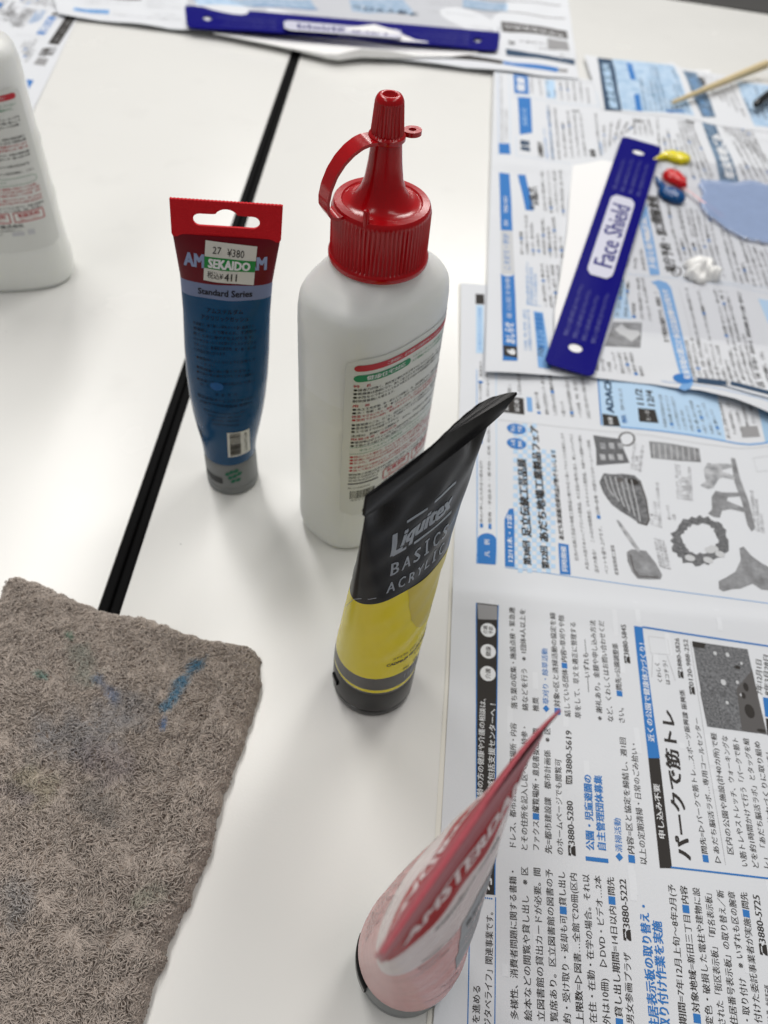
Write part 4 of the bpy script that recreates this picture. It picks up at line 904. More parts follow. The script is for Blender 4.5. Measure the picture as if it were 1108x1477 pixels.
k.text('Standard Series', (-11.5, 124), (11.5, 124), 'print_charcoal', size=4.0, bold=.03)
k.text('アムステルダム', (-8, 115.5), (8, 115.5), 'print_dark', size=2.6, bold=.02); k.text('アクリリックガッシュ', (-10.5, 112), (10.5, 112), 'print_dark', size=2.6, bold=.02)
y = 108
for s_ in ('不透明で、強く美しい発色のつや消し絵具です。', '乾燥前に、水で薄められ、不透明で', '乾くと水に溶けず仕上がります。', 'ロイヤルターレンス社製のジェルメディウム', 'マチックに、乾燥後は耐水性。紙・布・木・石', 'に作品が仕上がります。'):
    k.text(s_, (-14, y), (14 if len(s_) > 14 else 2, y), 'print_dark', size=1.9, res=1); y -= 2.7
y -= 1.2
for s_ in ('●使用中に入らないように注意して', '　ください。', '●乾燥後に洗い落とせません。', '●子供の手の届かないところに保管し'):
    k.text(s_, (-13, y), (14 if len(s_) > 8 else -2, y), 'print_dark', size=1.8, res=1); y -= 2.6
y -= 1.5
for s_ in ('●皮膚に付いた時は石けんで洗い', '　流してください。'): k.text(s_, (-13, y), (14 if len(s_) > 9 else 0, y), 'print_dark', size=1.8, res=1); y -= 2.6
k.text('総　販　売　元', (-4, y-1), (6, y-1), 'print_dark', size=1.7, res=1); k.text('株式会社ターレンスジャパン', (-13, y-4.5), (13.5, y-4.5), 'print_dark', size=2.2, bold=.01); k.text('大阪市中央区南船場 電話06', (-12, y-7.5), (13, y-7.5), 'print_dark', size=1.8, res=1)
k.text('Manufactured in the EU', (-10, y-12), (10, y-12), 'print_dark', size=1.7); k.text('Non-toxic AP Seal', (-8, y-14.6), (8, y-14.6), 'print_dark', size=1.6); k.text('ROYAL TALENS', (-6, y-17.2), (7, y-17.2), 'print_dark', size=1.9); k.text('MADE IN EUROPE', (-6, y-20), (7, y-20), 'print_dark', size=1.7)
k.path([(-15.5, 42), (-14, 41), (-12.5, 38), (-12.5, 44), (-15, 46)], .5, 'print_dark'); k.text('Azure', (-15, 50), (-11, 48), 'print_lilac', size=2.2)
k.disc((-3.4, 77), 3.2, 2.2, 'tube_azure', 2); mat('tube_azure', (10, 88, 150), .3)
k.put(mb, lambda V, lv: tb.on(V[:, 0], V[:, 1], -1, .06+.05*lv))
mb.obj('tube_body', t, auto=60)
# header with hanging hole
def solid_from_loops(loops, thick, mname, fun=None, subdiv=None):
    """loops in (u,z); returns MB with front, back and walls"""
    mb = MB(); L3 = [[Vector((p[0], p[1], 0)) for p in lp] for lp in loops]; tri = tessellate_polygon(L3); V = np.array([(p.x, p.y) for lp in L3 for p in lp])
    f = fun or (lambda V, s_: np.column_stack([V[:, 0], np.full(len(V), s_*thick/2), V[:, 1]]))
    A, B = f(V, -1), f(V, 1); n = len(V)
    mb.add(np.vstack([A, B]), [tuple(x) for x in tri]+[tuple(reversed([q+n for q in x])) for x in tri], mname)
    k = 0
    for lp in loops:
        m_ = len(lp)
        a = A[k:k+m_]; b = B[k:k+m_]; mb.add(np.vstack([a, b]), [(i, (i+1) % m_, (i+1) % m_+m_, i+m_) for i in range(m_)], mname); k += m_
    return mb
hx = 21.9
outl = [(-hx+.6, 146.3), (hx-.6, 146.3)] + [(hx, z) for z in np.linspace(147.5, 162.3, 6)] + [(x, 162.3+.12*math.sin(x*4.3)) for x in np.linspace(hx-.4, -hx+.4, 60)] + [(-hx, z) for z in np.linspace(162.3, 147.5, 6)]
hole = []
for a in np.linspace(-90, 90, 9): hole.append((10.6+2.6*math.cos(math.radians(a)), 154.2+2.6*math.sin(math.radians(a))))
hole += [(5.4, 156.9)]
for a in np.linspace(25, 155, 9): hole.append((4.7*math.cos(math.radians(a)), 155.4+3.9*math.sin(math.radians(a))))
hole += [(-5.4, 156.9)]
for a in np.linspace(90, 270, 9): hole.append((-10.6+2.6*math.cos(math.radians(a)), 154.2+2.6*math.sin(math.radians(a))))
def hfun(V, s_):
    return np.column_stack([V[:, 0]+9.0+(V[:, 1]-147.5)*.08, np.full(len(V), -1.5)+s_*.55-.0*(V[:, 1]), V[:, 1]])
solid_from_loops([outl, hole], 1.1, 'header_red', hfun).obj('hanging_header', t, smooth=False)
# sticker
mb = MB(); G = [[(-8.6+20.8*i/14+.10*(j-4), 128.6+16.8*j/8-.16*(i-7)*.6) for i in range(15)] for j in range(9)]
G = np.array(G); S_ = tb.on(G[:, :, 0], G[:, :, 1], -1, .25); mb.grid(S_, 'sticker')
k = Ink(); rot = lambda x, y: (-8.6+x+.10*(y/2.1-4), 128.6+y-.08*(x/1.49-7))
k.quad(rot(0, 5.6), rot(20.8, 5.6), rot(20.8, 10.6), rot(0, 10.6), 'sticker_green'); k.text('SEKAIDO', rot(1.6, 8.1), rot(18.8, 8.1), WH, size=5.2, bold=.05, level=2); k.text('税', rot(0, 0), rot(.1, 0), WH) if False else None
k.text('27', rot(3, 13.6), rot(6.6, 13.6), BK, size=4.0, level=2); k.text('¥380', rot(9, 13.2), rot(16, 13.2), BK, size=4.4, level=2)
k.text('税込¥', rot(1.4, 3), rot(8, 3), BK, size=3.4, level=2); k.text('411', rot(8.6, 2.8), rot(14.4, 2.8), BK, size=4.8, bold=.02, level=2)
k.put(mb, lambda V, lv: tb.on(V[:, 0], V[:, 1], -1, .28+.06*lv)); mb.obj('price_sticker', t)
# barcode sticker
mb = MB(); G = np.array([[(1.2+10.6*i/6, 30+18.5*j/6) for i in range(7)] for j in range(7)]); G = np.array([[(1.2+10.6*i/12, 30+18.5*j/16) for i in range(13)] for j in range(17)]); mb.grid(tb.on(G[:, :, 0], G[:, :, 1], -1, .2), 'sticker')
k = Ink()
for yy in np.arange(31.4, 47.5, 1.0): k.line((2.4, yy), (7.6, yy), random.choice((.35, .5, .7)), BK)
k.text('8712079377', (10, 46.8), (10, 31.5), BK, size=1.8, res=1)
k.put(mb, lambda V, lv: tb.on(V[:, 0], V[:, 1], -1, .32+.05*lv)); mb.obj('barcode_label', t)
mb = MB(); capping(mb, [(13.2, 0), (13.7, .5), (13.8, 2), (13.8, 5.0), (13.5, 5.2), (13.5, 5.7), (13.8, 5.9), (13.6, 20), (13.4, 22.8), (12.8, 23.8), (11.5, 24.2)], 'cap_grey', 96)
k = Ink()
fr_ = lambda V, lv: np.column_stack([V[:, 0], -np.sqrt(np.clip(13.75**2-V[:, 0]**2, .1, None))-.06*lv-.05, V[:, 1]])
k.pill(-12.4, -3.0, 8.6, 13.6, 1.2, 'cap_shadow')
for i, (a, b) in enumerate(((0, 17), (2.2, 18.4), (4.6, 19), (1.2, 14.2), (3.6, 15.2), (6, 16.4), (2.6, 11.4), (5.2, 12))): k.poly([(a-1.5, b-.3), (a-.2, b+1.5), (a+1.5, b+.9), (a+.6, b-1.1), (a-.8, b-1.4)], 'logo_green', 2)
k.put(mb, fr_); mb.obj('flip_cap', t, auto=40)

# --- black and yellow tube
lb = (2.0, 160.0); yaw = math.atan2(179-129, 31.5+7.8)
t = thing('paint_tube', 'black and yellow acrylic paint tube standing in front of the middle glue bottle', 'paint tube', (lb[0], lb[1], 0.1), yaw)
ca, sa = math.cos(-yaw), math.sin(-yaw); dx, dy = 11.8-lb[0], 154-lb[1]
tl = Tube(20.5, 150.5, 17.6, 27.4, (dx*ca-dy*sa-1.6, dx*sa+dy*ca), r_low=17.2, bp=.8, ap=1.15, tip=1.1)
BZ = [(23.2, 'tube_yellow'), (24.6, 'tube_yellow'), (26.6, 'band_grey'), (36.5, 'band_grey')]
def lmat(z):
    if z < 22.4: return 'cap_black'
    if z < 25.2: return 'tube_yellow'
    if z < 36.0: return 'band_grey'
    if z < 96.0: return 'tube_yellow'
    return 'tube_black'
zs = sorted(set([20.5, 22.4, 25.2, 36.0, 96.0, 150.5]+list(np.arange(27, 150, 1.8))))
mb = MB(); P = np.array([tl.ring(z) for z in zs])
for i, z in enumerate(zs):          # hollows pressed in below both ends of the crimp
    u_ = (P[i, :, 0]-tl.cen(z)[0])/tl.ab(z)[0]; fr_s = P[i, :, 1] < tl.cen(z)[1]
    P[i, :, 1] += fr_s*2.4*(np.exp(-((u_-.74)/.16)**2)+np.exp(-((u_+.74)/.16)**2))*np.clip((z-138)/9, 0, 1)*np.clip((151.5-z)/3, 0, 1)
mb.grid(P, 'tube_black', closed_v=True, mfun=lambda i, j: lmat((zs[i]+zs[i+1])/2))
k = Ink(); LG = 'letter_grey'
x0 = -15.5
k.text('L', (x0-1.5, 127.6), (x0+3.0, 127.6), LG, size=14.5, bold=.05); k.text('iquitex', (x0+2.6, 128.6), (x0+25.5, 128.6), LG, size=10.4, bold=.045, slant=.22)
k.line((x0-.2, 122.0), (x0+5, 122.0), 1.3, LG); k.line((x0+8.2, 121.6), (x0+26.5, 121.6), 1.15, LG); k.line((x0+4.2, 134.8), (x0+12.5, 134.8), 1.0, LG); k.line((x0+15.5, 135.4), (x0+26.5, 135.4), 1.15, LG)
def mono(txt, xa, xb, z, sz):
    st_ = (xb-xa)/len(txt)
    for i, ch in enumerate(txt):
        ww = .62 if ch != 'I' else .3
        if ch == 'I': k.line((xa+st_*(i+.22), z-sz*.34), (xa+st_*(i+.68), z-sz*.34), .75, LG); k.line((xa+st_*(i+.22), z+sz*.34), (xa+st_*(i+.68), z+sz*.34), .75, LG); k.line((xa+st_*(i+.45), z-sz*.33), (xa+st_*(i+.45), z+sz*.33), .9, LG)
        else: k.text(ch, (xa+st_*(i+.08), z), (xa+st_*(i+.82), z), LG, size=sz, bold=.022)
mono('BASICS', x0-.8, x0+26.5, 114.2, 9.4); mono('ACRYLIC', x0-.8, x0+26.5, 104.0, 8.2)
k.line((x0+27.2, 114.6), (x0+30.5, 114.6), .45, LG); k.line((-28, 98.5), (x0-3.6, 100), .45, LG)
D = 'letter_dark'
k.text('カドミウム イエロー ディープ ヒュー', (-9, 50.2), (14, 50.2), D, size=2.2, bold=.02); k.text('CADMIUM YELLOW DEEP HUE', (-11, 46.6), (15, 46.6), D, size=2.8, bold=.035); k.text('S-163', (2, 43.4), (7, 43.4), D, size=1.8, bold=.02)
k.text('P01', (-3.5, 38.2), (-.4, 38.2), D, size=2, bold=.02); k.text('顔料', (2, 38.2), (5, 38.2), D, size=2.2, bold=.02); k.text('AP', (8, 38.2), (10.6, 38.2), D, size=2.4, bold=.04)
k.text('118 ml', (-3, 31.2), (8, 31.2), LG, size=5.2, bold=.0)
# swatch drip printed on the yellow band
k.poly([(-7, 96.1), (-5.8, 86), (-3, 73), (0, 66), (3.5, 61.5), (7, 60), (10.5, 61.5), (13, 67), (14.6, 78), (15.5, 96.1)], 'tube_olive', 1)
k.text('Y', (9, 66), (13, 66), D, size=8, bold=0)
k.put(mb, lambda V, lv: tl.on(V[:, 0], V[:, 1], -1, .06+.05*lv))
# grey side panel with small mark (wraps the left edge)
mb.obj('tube_body', t, auto=60)
c0 = tl.cen(150.5); fin = MB(); rows = []
for zz, off in ((149.5, 1.7), (150.5, 1.25), (151.5, .8), (152.5, .55), (158.5, .5), (159, .2)):
    rr = []
    for s_, rng_ in ((-1, np.linspace(-1, 1, 60)), (1, np.linspace(1, -1, 60))):
        for q in rng_:
            wd_ = 31.4*(1+.012*(zz-150)/8); crv = 1.5*math.sin(q*2.6)*np.clip((zz-150)/8, 0, 1) - (2.2*max(0, q-.55)**2*8)*np.clip((zz-150)/8, 0, 1)
            rr.append((c0[0]+2.4+q*(wd_-.9), c0[1]+s_*off*math.sqrt(max(.02, 1-q*q*(.9 if zz < 151.4 else .2)))+crv, zz+.12*math.sin(q*150)*(zz > 158)))
    rows.append(rr)
fin.grid(np.array(rows), 'tube_black', closed_v=True); fin.cap(rows[-1], 'tube_black'); fin.obj('crimped_end', t, auto=50)
mb = MB(); capping(mb, [(16.6, 0), (17.2, .6), (17.5, 2), (17.5, 4.6), (17.1, 4.8), (17.1, 5.5), (17.6, 5.7), (17.5, 19), (17.0, 20.8), (15, 21.2)], 'cap_black', 96)
tab = MB(); 
capo = mb.obj('flip_cap', t, auto=40)
a0 = math.radians(180+28)-yaw
th = np.linspace(-.13, .13, 6); rr = []
for r_, z_ in ((17.2, 11.2), (18.2, 11.4), (18.5, 12), (18.5, 14.4), (18.2, 15), (17.2, 15.2)): rr.append([(r_*math.cos(a0+q), r_*math.sin(a0+q), z_) for q in th])
tab.grid(np.array(rr), 'cap_black'); tab.obj('hinge', capo)

# --- pink and red tube, nearest the camera
fb = (24.5, 52.0); yaw = math.atan2(76.3-26.2, 40.2-7.4)
t = thing('paint_tube', 'pink paint tube with red top standing nearest the viewer beside the newspaper', 'paint tube', (fb[0], fb[1], 0.1), yaw)
ca, sa = math.cos(-yaw), math.sin(-yaw); dx, dy = 24.0-fb[0], 51.5-fb[1]
tp = Tube(19, 149, 17.4, 27.2, (dx*ca-dy*sa, dx*sa+dy*ca), r_low=15.9, bp=.9, ap=1.3, tip=1.0, tp=1.3)
def pmat(z): return 'tube_red' if z > 130.5 else ('tube_clearwhite' if z > 104 else 'tube_pink')
zs = sorted(set([19, 20, 22, 25, 104, 130.5, 149]+list(np.arange(28, 149, 2.4))))
mb = MB(); P = np.array([tp.ring(z) for z in zs]); mb.grid(P, 'tube_pink', closed_v=True, mfun=lambda i, j: pmat((zs[i]+zs[i+1])/2))
k = Ink(); k.text('AMSTERDAM', (-22, 140.3), (22, 140.3), 'letter_pink', size=8.8, bold=.045); k.text('Standard Series', (-13, 124.6), (13, 124.6), 'ink_grey', size=4.4, bold=.02)
k.quad((-3, 62), (16.5, 62), (17.5, 106), (-3, 106), 'panel_grey'); k.text('acrylic', (-1, 99), (15, 99), 'label_black', size=5.5, bold=.03, level=2); k.text('colour', (0, 93), (14, 93), 'letter_pink', size=4.5, bold=.03, level=2)
for yy in (87, 83, 79, 75): k.text('Acrylfarbe Acrylique', (-1, yy), (14.5, yy), 'letter_pink', size=2.5, level=2)
for yy, a, b in ((106, -16, -5), (102, -17, -5), (98, -16, -6), (94, -17, -7)): k.text('Persian rose', (a, yy), (b, yy), 'ink_grey', size=2.6)
k.path([(x_, 40+.02*x_*x_) for x_ in np.linspace(-12, 15, 14)], .45, 'letter_line'); k.path([(-8, 56), (-6, 52), (-2, 54), (0, 50), (3, 54), (6, 50), (8, 54)], .4, 'letter_line'); k.text('120 ml 4.0 US fl.oz', (-6, 46), (12, 46), 'letter_line', size=2.6)
kb = Ink(); kb.text('AMSTERDAM', (22, 140.3), (-22, 140.3), 'letter_pink', size=8.8, bold=.045)
for i in range(len(kb.items)):
    V = kb.items[i][0].copy(); V[:, 1] = 280.6-V[:, 1]; kb.items[i] = (V, kb.items[i][1], kb.items[i][2], kb.items[i][3])
y = 108
for j in range(15): kb.text(random.choice(('Royal Talens P.O. Box 4', 'Apeldoorn NL acrylic paint', 'lightfast quick drying', 'conforms to ASTM D-4236')), (14, y), (-14, y), 'ink_grey', size=2.1, res=1); V = kb.items[-1][0]; V[:, 1] = 2*y-V[:, 1]; y -= 3.2
k.put(mb, lambda V, lv: tp.on(V[:, 0], V[:, 1], -1, .06+.05*lv)); kb.put(mb, lambda V, lv: tp.on(V[:, 0], V[:, 1], 1, .06+.05*lv))
mb.obj('tube_body', t, auto=60)
c0 = tp.cen(149); fin = MB(); rows = []
for zz, off in ((147.5, 2.0), (149, 1.3), (151, .8), (159.6, .7), (160, .4)):
    rr = []
    for s_, rng_ in ((-1, np.linspace(-1, 1, 50)), (1, np.linspace(1, -1, 50))):
        for q in rng_: rr.append((c0[0]+q*(29.0+(zz-149)*.08), c0[1]+s_*off*math.sqrt(max(.03, 1-q*q*.8))-(1.6*max(0, q-.4)**2*3-.5*q)*np.clip((zz-149)/10, 0, 1), zz))
    rows.append(rr)
fin.grid(np.array(rows), 'crimp_pink', closed_v=True); fin.cap(rows[-1], 'crimp_pink'); fin.obj('crimped_end', t, auto=50)
mb = MB(); capping(mb, [(15.4, 0), (16.2, .6), (16.4, 2), (16.4, 5), (16.1, 5.2), (16.1, 5.7), (16.4, 5.9), (16.2, 17), (15.3, 19), (14, 19.6)], 'cap_grey', 96)
capo = mb.obj('flip_cap', t, auto=40)
rec = MB(); a0 = math.radians(192)-yaw; th = np.linspace(-.5, .5, 16)
rec.grid(np.array([[(r_*math.cos(a0+q), r_*math.sin(a0+q), z_) for q in th] for r_, z_ in ((16.2, 6.5), (17.3, 7), (17.4, 15.5), (16, 16.2))]), 'cap_black'); rec.obj('thumb_recess', capo)

STEP = 5.0
# ------------------------------------------------------------------ face shield strips
def quadmap(bl, br, tr, tl_, zf):
    bl, br, tr, tl_ = [np.array(p, float) for p in (bl, br, tr, tl_)]
    def f(s, t, lift=0):   # s along 0..1, t across 0..1
        s = np.asarray(s, float)[..., None]; t = np.asarray(t, float)[..., None]
        p = (bl*(1-t)+br*t)*(1-s) + (tl_*(1-t)+tr*t)*s
        return np.concatenate([p, zf(s, t)+lift], -1)
    return f
def shield(label, f, L, Wd, foam, film, foamz, reading_up=True):
    org = f(.5, .5); t = thing('face_shield', label, 'face shield', (org[0], org[1], 0), 0, 'face shields laid on the newspapers')
    org3 = (org[0], org[1], 0)
    r = 5/L; loops = []; R_ = 5.0
    o_ = []
    for (cx, cy, a0) in ((L-R_, Wd-R_, 0), (R_, Wd-R_, 90), (R_, R_, 180), (L-R_, R_, 270)):
        for q in range(6): a = math.radians(a0+18*q); o_.append((cx+R_*math.cos(a), cy+R_*math.sin(a)))
        if a0 == 0:
            for x in np.arange(L-10, 8, -6): o_.append((x, Wd))
        if a0 == 180:
            for x in np.arange(10, L-8, 6): o_.append((x, 0))
    hs = [[(cx+4.6*math.cos(a), Wd*.5+4.6*math.sin(a)) for a in np.linspace(0, 6.283, 18, endpoint=False)] for cx in (23, L-23)]
    def fun(V, s_): return f(V[:, 0]/L, V[:, 1]/Wd, -.25*(1+s_))-np.array(org3)
    mb = solid_from_loops([o_, *hs], .5, 'navy_plastic', fun)
    k = Ink(); m_ = L/2; k.pill(m_-62, m_+62, 6.5, Wd-6.5, 9, 'pill_grey', 1)
    # finer pill so that it follows the bend
    k.items.pop(); n_ = 26
    for i in range(n_):
        xa, xb = m_-60+120*i/n_, m_-60+120*(i+1)/n_
        def hh(x): e_ = 60-abs(x-m_); return (Wd/2-6.8)*(1 if e_ > 9 else math.sqrt(max(0.03, 1-((9-e_)/9)**2))*.45+.55)
        k.quad((xa, Wd/2-hh(xa)), (xb, Wd/2-hh(xb)), (xb, Wd/2+hh(xb)), (xa, Wd/2+hh(xa)), 'pill_grey', 1, 2, 3)
    k.text('Face Shield', (m_-47, Wd/2), (m_+47, Wd/2), 'navy_plastic', size=18.5, bold=.022, level=2)
    for (xa, xb) in ((32, m_-68), (m_+68, L-32)):
        for i in range(4): yy = Wd*.2+i*Wd*.19; k.text('使用上の注意 火気に近づけないで下さい', (xa, yy), (xb-random.uniform(0, 14), yy), 'print_faintblue', size=3.2, res=1, level=1)
    k.put(mb, lambda V, lv: f(V[:, 0]/L, 1-V[:, 1]/Wd, .07+.07*lv)-np.array(org3))
    o = mb.obj('headband_strip', t, smooth=False)
    fm = MB(); zt, pts = foamz, foam
    def ff(V, s_): return np.column_stack([V[:, 0], V[:, 1], zt(V[:, 0], V[:, 1], s_)])-np.array(org3)
    solid_from_loops([pts], 1, 'foam_white', ff).obj('foam_pad', t, smooth=False)
    if film is not None:
        g = MB(); n = 24; A_, B_, C_, D_ = [np.array(p, float) for p in film]
        P = np.array([[list((A_*(1-i/n)+B_*i/n)*(1-j/n)+(D_*(1-i/n)+C_*i/n)*j/n) for j in range(n+1)] for i in range(n+1)])
        P[:, :, 2] += .1*np.sin(P[:, :, 0]*.05)*np.sin(P[:, :, 1]*.04); g.grid(P-np.array(org3), 'clear_film'); g.obj('visor_film', t)
    return t
q = lambda u, v, z=8: W(u, v, z)
f1 = quadmap(q(785, 522), q(856, 543), q(955, 211), q(898, 195), lambda s, t: 7.5+.5*np.sin(math.pi*s)+.3*(t-.5)*np.sin(6*s))
foam1 = [q(*p, 6) for p in ((800, 480), (802, 515), (838, 522), (880, 400), (936, 235), (930, 212), (900, 212), (885, 235), (868, 232), (850, 236), (826, 240), (822, 275), (818, 335), (808, 400), (800, 450))]
shield('near face shield strip, navy blue, laid straight up on the middle newspaper', f1, 335, 31, foam1,
       [(*q(858, 470, 6.4), 6.4), (*q(945, 225, 6.4), 6.4), (*q(1160, 250, 6.4), 6.4), (*q(1120, 500, 6.4), 6.4)],
       lambda x, y, s_: (6.75+0*x if s_ < 0 else 5.6+0*x))
def zf2(s, t): return 6.0+7*t*(1+.35*np.sin(math.pi*s))*np.sin(math.pi*np.clip(s, 0.05, .95))**.5
pA, pB, pC, pD = W(722, 47, 6), W(718, 62, 8), W(268, 34, 8), W(266, 8, 6)
f2_ = quadmap(W(722, 46, 6), W(718, 74, 8), W(270, 40, 8), W(266, 7, 6), zf2)
def f2(s, t, lift=0):
    P = f2_(s, t, lift); s = np.asarray(s, float)
    P[..., 1] += -14*np.sin(math.pi*s)*(1-.0*np.asarray(t))*1.0
    return P
foam2 = [W(*p, 10) for p in ((308, 42), (330, 46), (400, 60), (470, 77), (488, 80), (520, 76), (560, 77), (600, 78), (650, 76), (690, 72), (690, 66), (640, 60), (600, 56), (560, 46), (540, 41), (510, 42), (490, 44), (488, 54), (400, 46), (340, 40))]
shield('far face shield strip, navy blue, lying upside down along the top edge', f2, 325, 40, foam2,
       [(*W(268, 10, 5.5), 5.5), (*W(720, 48, 5.5), 5.5), (*W(760, -120, 5.5), 5.5), (*W(300, -140, 5.5), 5.5)],
       lambda x, y, s_: (6.4+7.5*np.exp(-((x-W(545, 40)[0])/42)**2) if s_ < 0 else 5.6+0*x))

# ------------------------------------------------------------------ paint, stick, pen
def blob(name, pts, H, z0, mname, label, step=.45, cat='paint', thr=.35, group='blobs of paint'):
    P = np.array([(p[0], p[1]) for p in pts]); r = np.array([p[2] for p in pts])*(.84 if name == 'paint_blob' else 1); hh = np.array([p[3] if len(p) > 3 else 1 for p in pts])
    x0, y0 = (P-r[:, None]*2).min(0); x1, y1 = (P+r[:, None]*2).max(0); xs = np.arange(x0, x1, step); ys = np.arange(y0, y1, step)
    X, Y = np.meshgrid(xs, ys, indexing='ij'); Fd = np.zeros_like(X); Hh = np.zeros_like(X)
    for (a, b), rr, h_ in zip(P, r, hh): g = np.exp(-((X-a)**2+(Y-b)**2)/rr**2); Fd += g; Hh += g*h_
    Hh = Hh/np.maximum(Fd, 1e-6); Fd = Fd*((1+.16*np.sin(X*.55+.3*Y)*np.sin(Y*.47-.2*X+1)+.10*np.sin(X*1.3-Y*.6)+.06*np.sin(Y*2.1+X)) if name == 'paint_blob' else (1+.3*np.sin(X*.13+.3*np.sin(Y*.2))*np.sin(Y*.11+1)+.12*np.sin(X*.31-Y*.22))); Z = np.sqrt(np.clip(Fd-thr, 0, None)/(Fd+.35))*H*Hh*1.2
    Z += (.07*H*np.sin(X*.5+1)*np.sin(Y*.42))*np.clip(Fd-thr, 0, 1)
    for _ in range(2): Z[1:-1, 1:-1] = (Z[1:-1, 1:-1]*4+Z[:-2, 1:-1]+Z[2:, 1:-1]+Z[1:-1, :-2]+Z[1:-1, 2:])/8
    idx = -np.ones(X.shape, int); V = []; Fc = []; n = 0
    keep = (Fd > thr-.06)
    for i in range(X.shape[0]):
        for j in range(X.shape[1]):
            if keep[i, j]: idx[i, j] = n; n += 1; V.append((X[i, j], Y[i, j], z0+(Z[i, j] if Fd[i, j] > thr else -.9)))
    for i in range(X.shape[0]-1):
        for j in range(X.shape[1]-1):
            q_ = (idx[i, j], idx[i+1, j], idx[i+1, j+1], idx[i, j+1])
            if min(q_) >= 0: Fc.append(q_)
    mb = MB(); mb.add(V, Fc, mname); c = P.mean(0); o = mb.obj(name, None, True, (c[0], c[1], z0)); tag(o, label, cat, group); return o
zp = 6.5
w_ = lambda u, v: W(u, v, zp)
def ch(pts, n=10):
    out = []; pts = np.array(pts, float)
    for a, b in zip(pts[:-1], pts[1:]):
        for t_ in np.linspace(0, 1, n, endpoint=False): out.append(a*(1-t_)+b*t_)
    return [tuple(p) for p in out+[pts[-1]]]
blob('paint_blob', ch([(*w_(944, 231), 1.6, .5), (*w_(955, 227), 2.6, .8), (*w_(966, 225), 4.6, 1), (*w_(978, 229), 6, 1.1), (*w_(985, 230), 5.5, 1)], 5), 4, zp, 'paint_yellow', 'small yellow paint blob trailing off the near face shield strip')
blob('paint_blob', [(*w_(966, 254), 7), (*w_(973, 258), 8), (*w_(980, 264), 6), (*w_(985, 270), 3)], 6, zp, 'paint_red', 'red paint blob between the yellow and blue ones')
blob('paint_blob', ch([(*w_(945, 258), 1.5, .6), (*w_(954, 268), 3, .7), (*w_(960, 280), 5, 1), (*w_(970, 283), 7, 1), (*w_(974, 286), 6, 1)], 4), 5, zp, 'paint_blue', 'dark blue teardrop paint blob below the red one')
blob('paint_blob', [(*w_(997, 384), 6, .8), (*w_(1007, 379), 6, .6), (*w_(1018, 384), 6.4, 1.0), (*w_(996, 398), 5, 1.1), (*w_(1008, 394), 5.4, 1.8), (*w_(1020, 394), 5, .7), (*w_(1029, 400), 5, 1.3), (*w_(1010, 404), 5, .6)], 8, zp, 'paint_white', 'thick white paint blob on the middle newspaper')
lav = []
for u, v, r_ in ((1035, 275, 14), (1055, 280, 18), (1080, 282, 20), (1105, 285, 22), (1045, 300, 16), (1070, 305, 22), (1100, 310, 24), (1125, 300, 24), (1080, 328, 15), (1105, 332, 14), (1060, 318, 12), (1125, 330, 14), (1026, 268, 6), (1140, 310, 20)): lav.append((*w_(u, v), r_))
blob('paint_puddle', lav, .9, zp, 'paint_lavender', 'wide lavender blue puddle of watery paint at the right edge', 1.2, 'paint', .45)
tr_ = ch([(*w_(986, 272), 1.2), (*w_(1000, 280), 1.0), (*w_(1012, 290), 1.2), (*w_(1028, 300), 1.5), (*w_(1042, 312), 2)], 14)
blob('paint_streak', tr_, .5, zp, 'paint_trail', 'thin pale pink streak running from the red blob', .5)
def rod(name, a, b, r0, r1, mname, label, cat, cap=True, n=24, m=12):
    a, b = np.array(a, float), np.array(b, float); d = (b-a)/np.linalg.norm(b-a); s_ = np.cross(d, (0, 0, 1)); s_ /= np.linalg.norm(s_); u_ = np.cross(s_, d); th = np.linspace(0, 2*math.pi, n, endpoint=False); rows = []
    for i in range(m+1):
        k_ = i/m; rr = r0*(1-k_)+r1*k_; e_ = min(k_, 1-k_)*np.linalg.norm(b-a); rr *= math.sqrt(min(1, .25+e_/max(r0, r1)))
        rows.append([a*(1-k_)+b*k_+s_*rr*math.cos(q_)+u_*rr*math.sin(q_) for q_ in th])
    mb = MB(); mb.grid(np.array(rows), mname, closed_v=True); mb.cap(rows[0], mname); mb.cap(rows[-1], mname, True)
    o = mb.obj(name, None, True, tuple(a)); tag(o, label, cat); return o
rod('wooden_stick', (*W(969, 149, 10), 10.3), (*W(1106, 95, 12), 14), 2.0, 4.6, 'wood', 'pale wooden stick lying across the far right newspaper', 'stick', m=40)
rod('black_pen', (*W(1089, 153, 10), 11), (*W(1180, 85, 12), 12), 4.2, 6.6, 'pen_black', 'black pen tip poking in at the right edge beside the stick', 'pen', m=40)

# ------------------------------------------------------------------ towel
tw = thing('towel', 'folded grey brown towel with blue and green paint stains on the left table', 'towel', (-120, 100, 0))
LEFT = [W(-40, 835, 8), W(27, 822, 8)]
topc = np.array([W(20, 826, 7), W(60, 841, 9), W(120, 868, 9), W(160, 882, 9), W(220, 889, 9), W(260, 908, 9), W(300, 920, 9), W(345, 926, 9), W(371, 940, 8)])
rightc = np.array([W(371, 940, 8), W(371, 960, 8), W(354, 1040, 8), W(325, 1120, 8), (-54, 75), (-62, 24), (-70, -10), (-76, -50)])
leftc = np.array([W(20, 826, 7), W(6, 846, 7), W(-20, 900, 7), (-183, 120), (-188, 60), (-192, 0), (-196, -50)])
NU, NV = 150, 220
Rt = poly_at(rightc, NV); Lt = poly_at(leftc, NV); Tp = poly_at(topc, NU)
X = np.zeros((NV, NU)); Y = np.zeros((NV, NU))
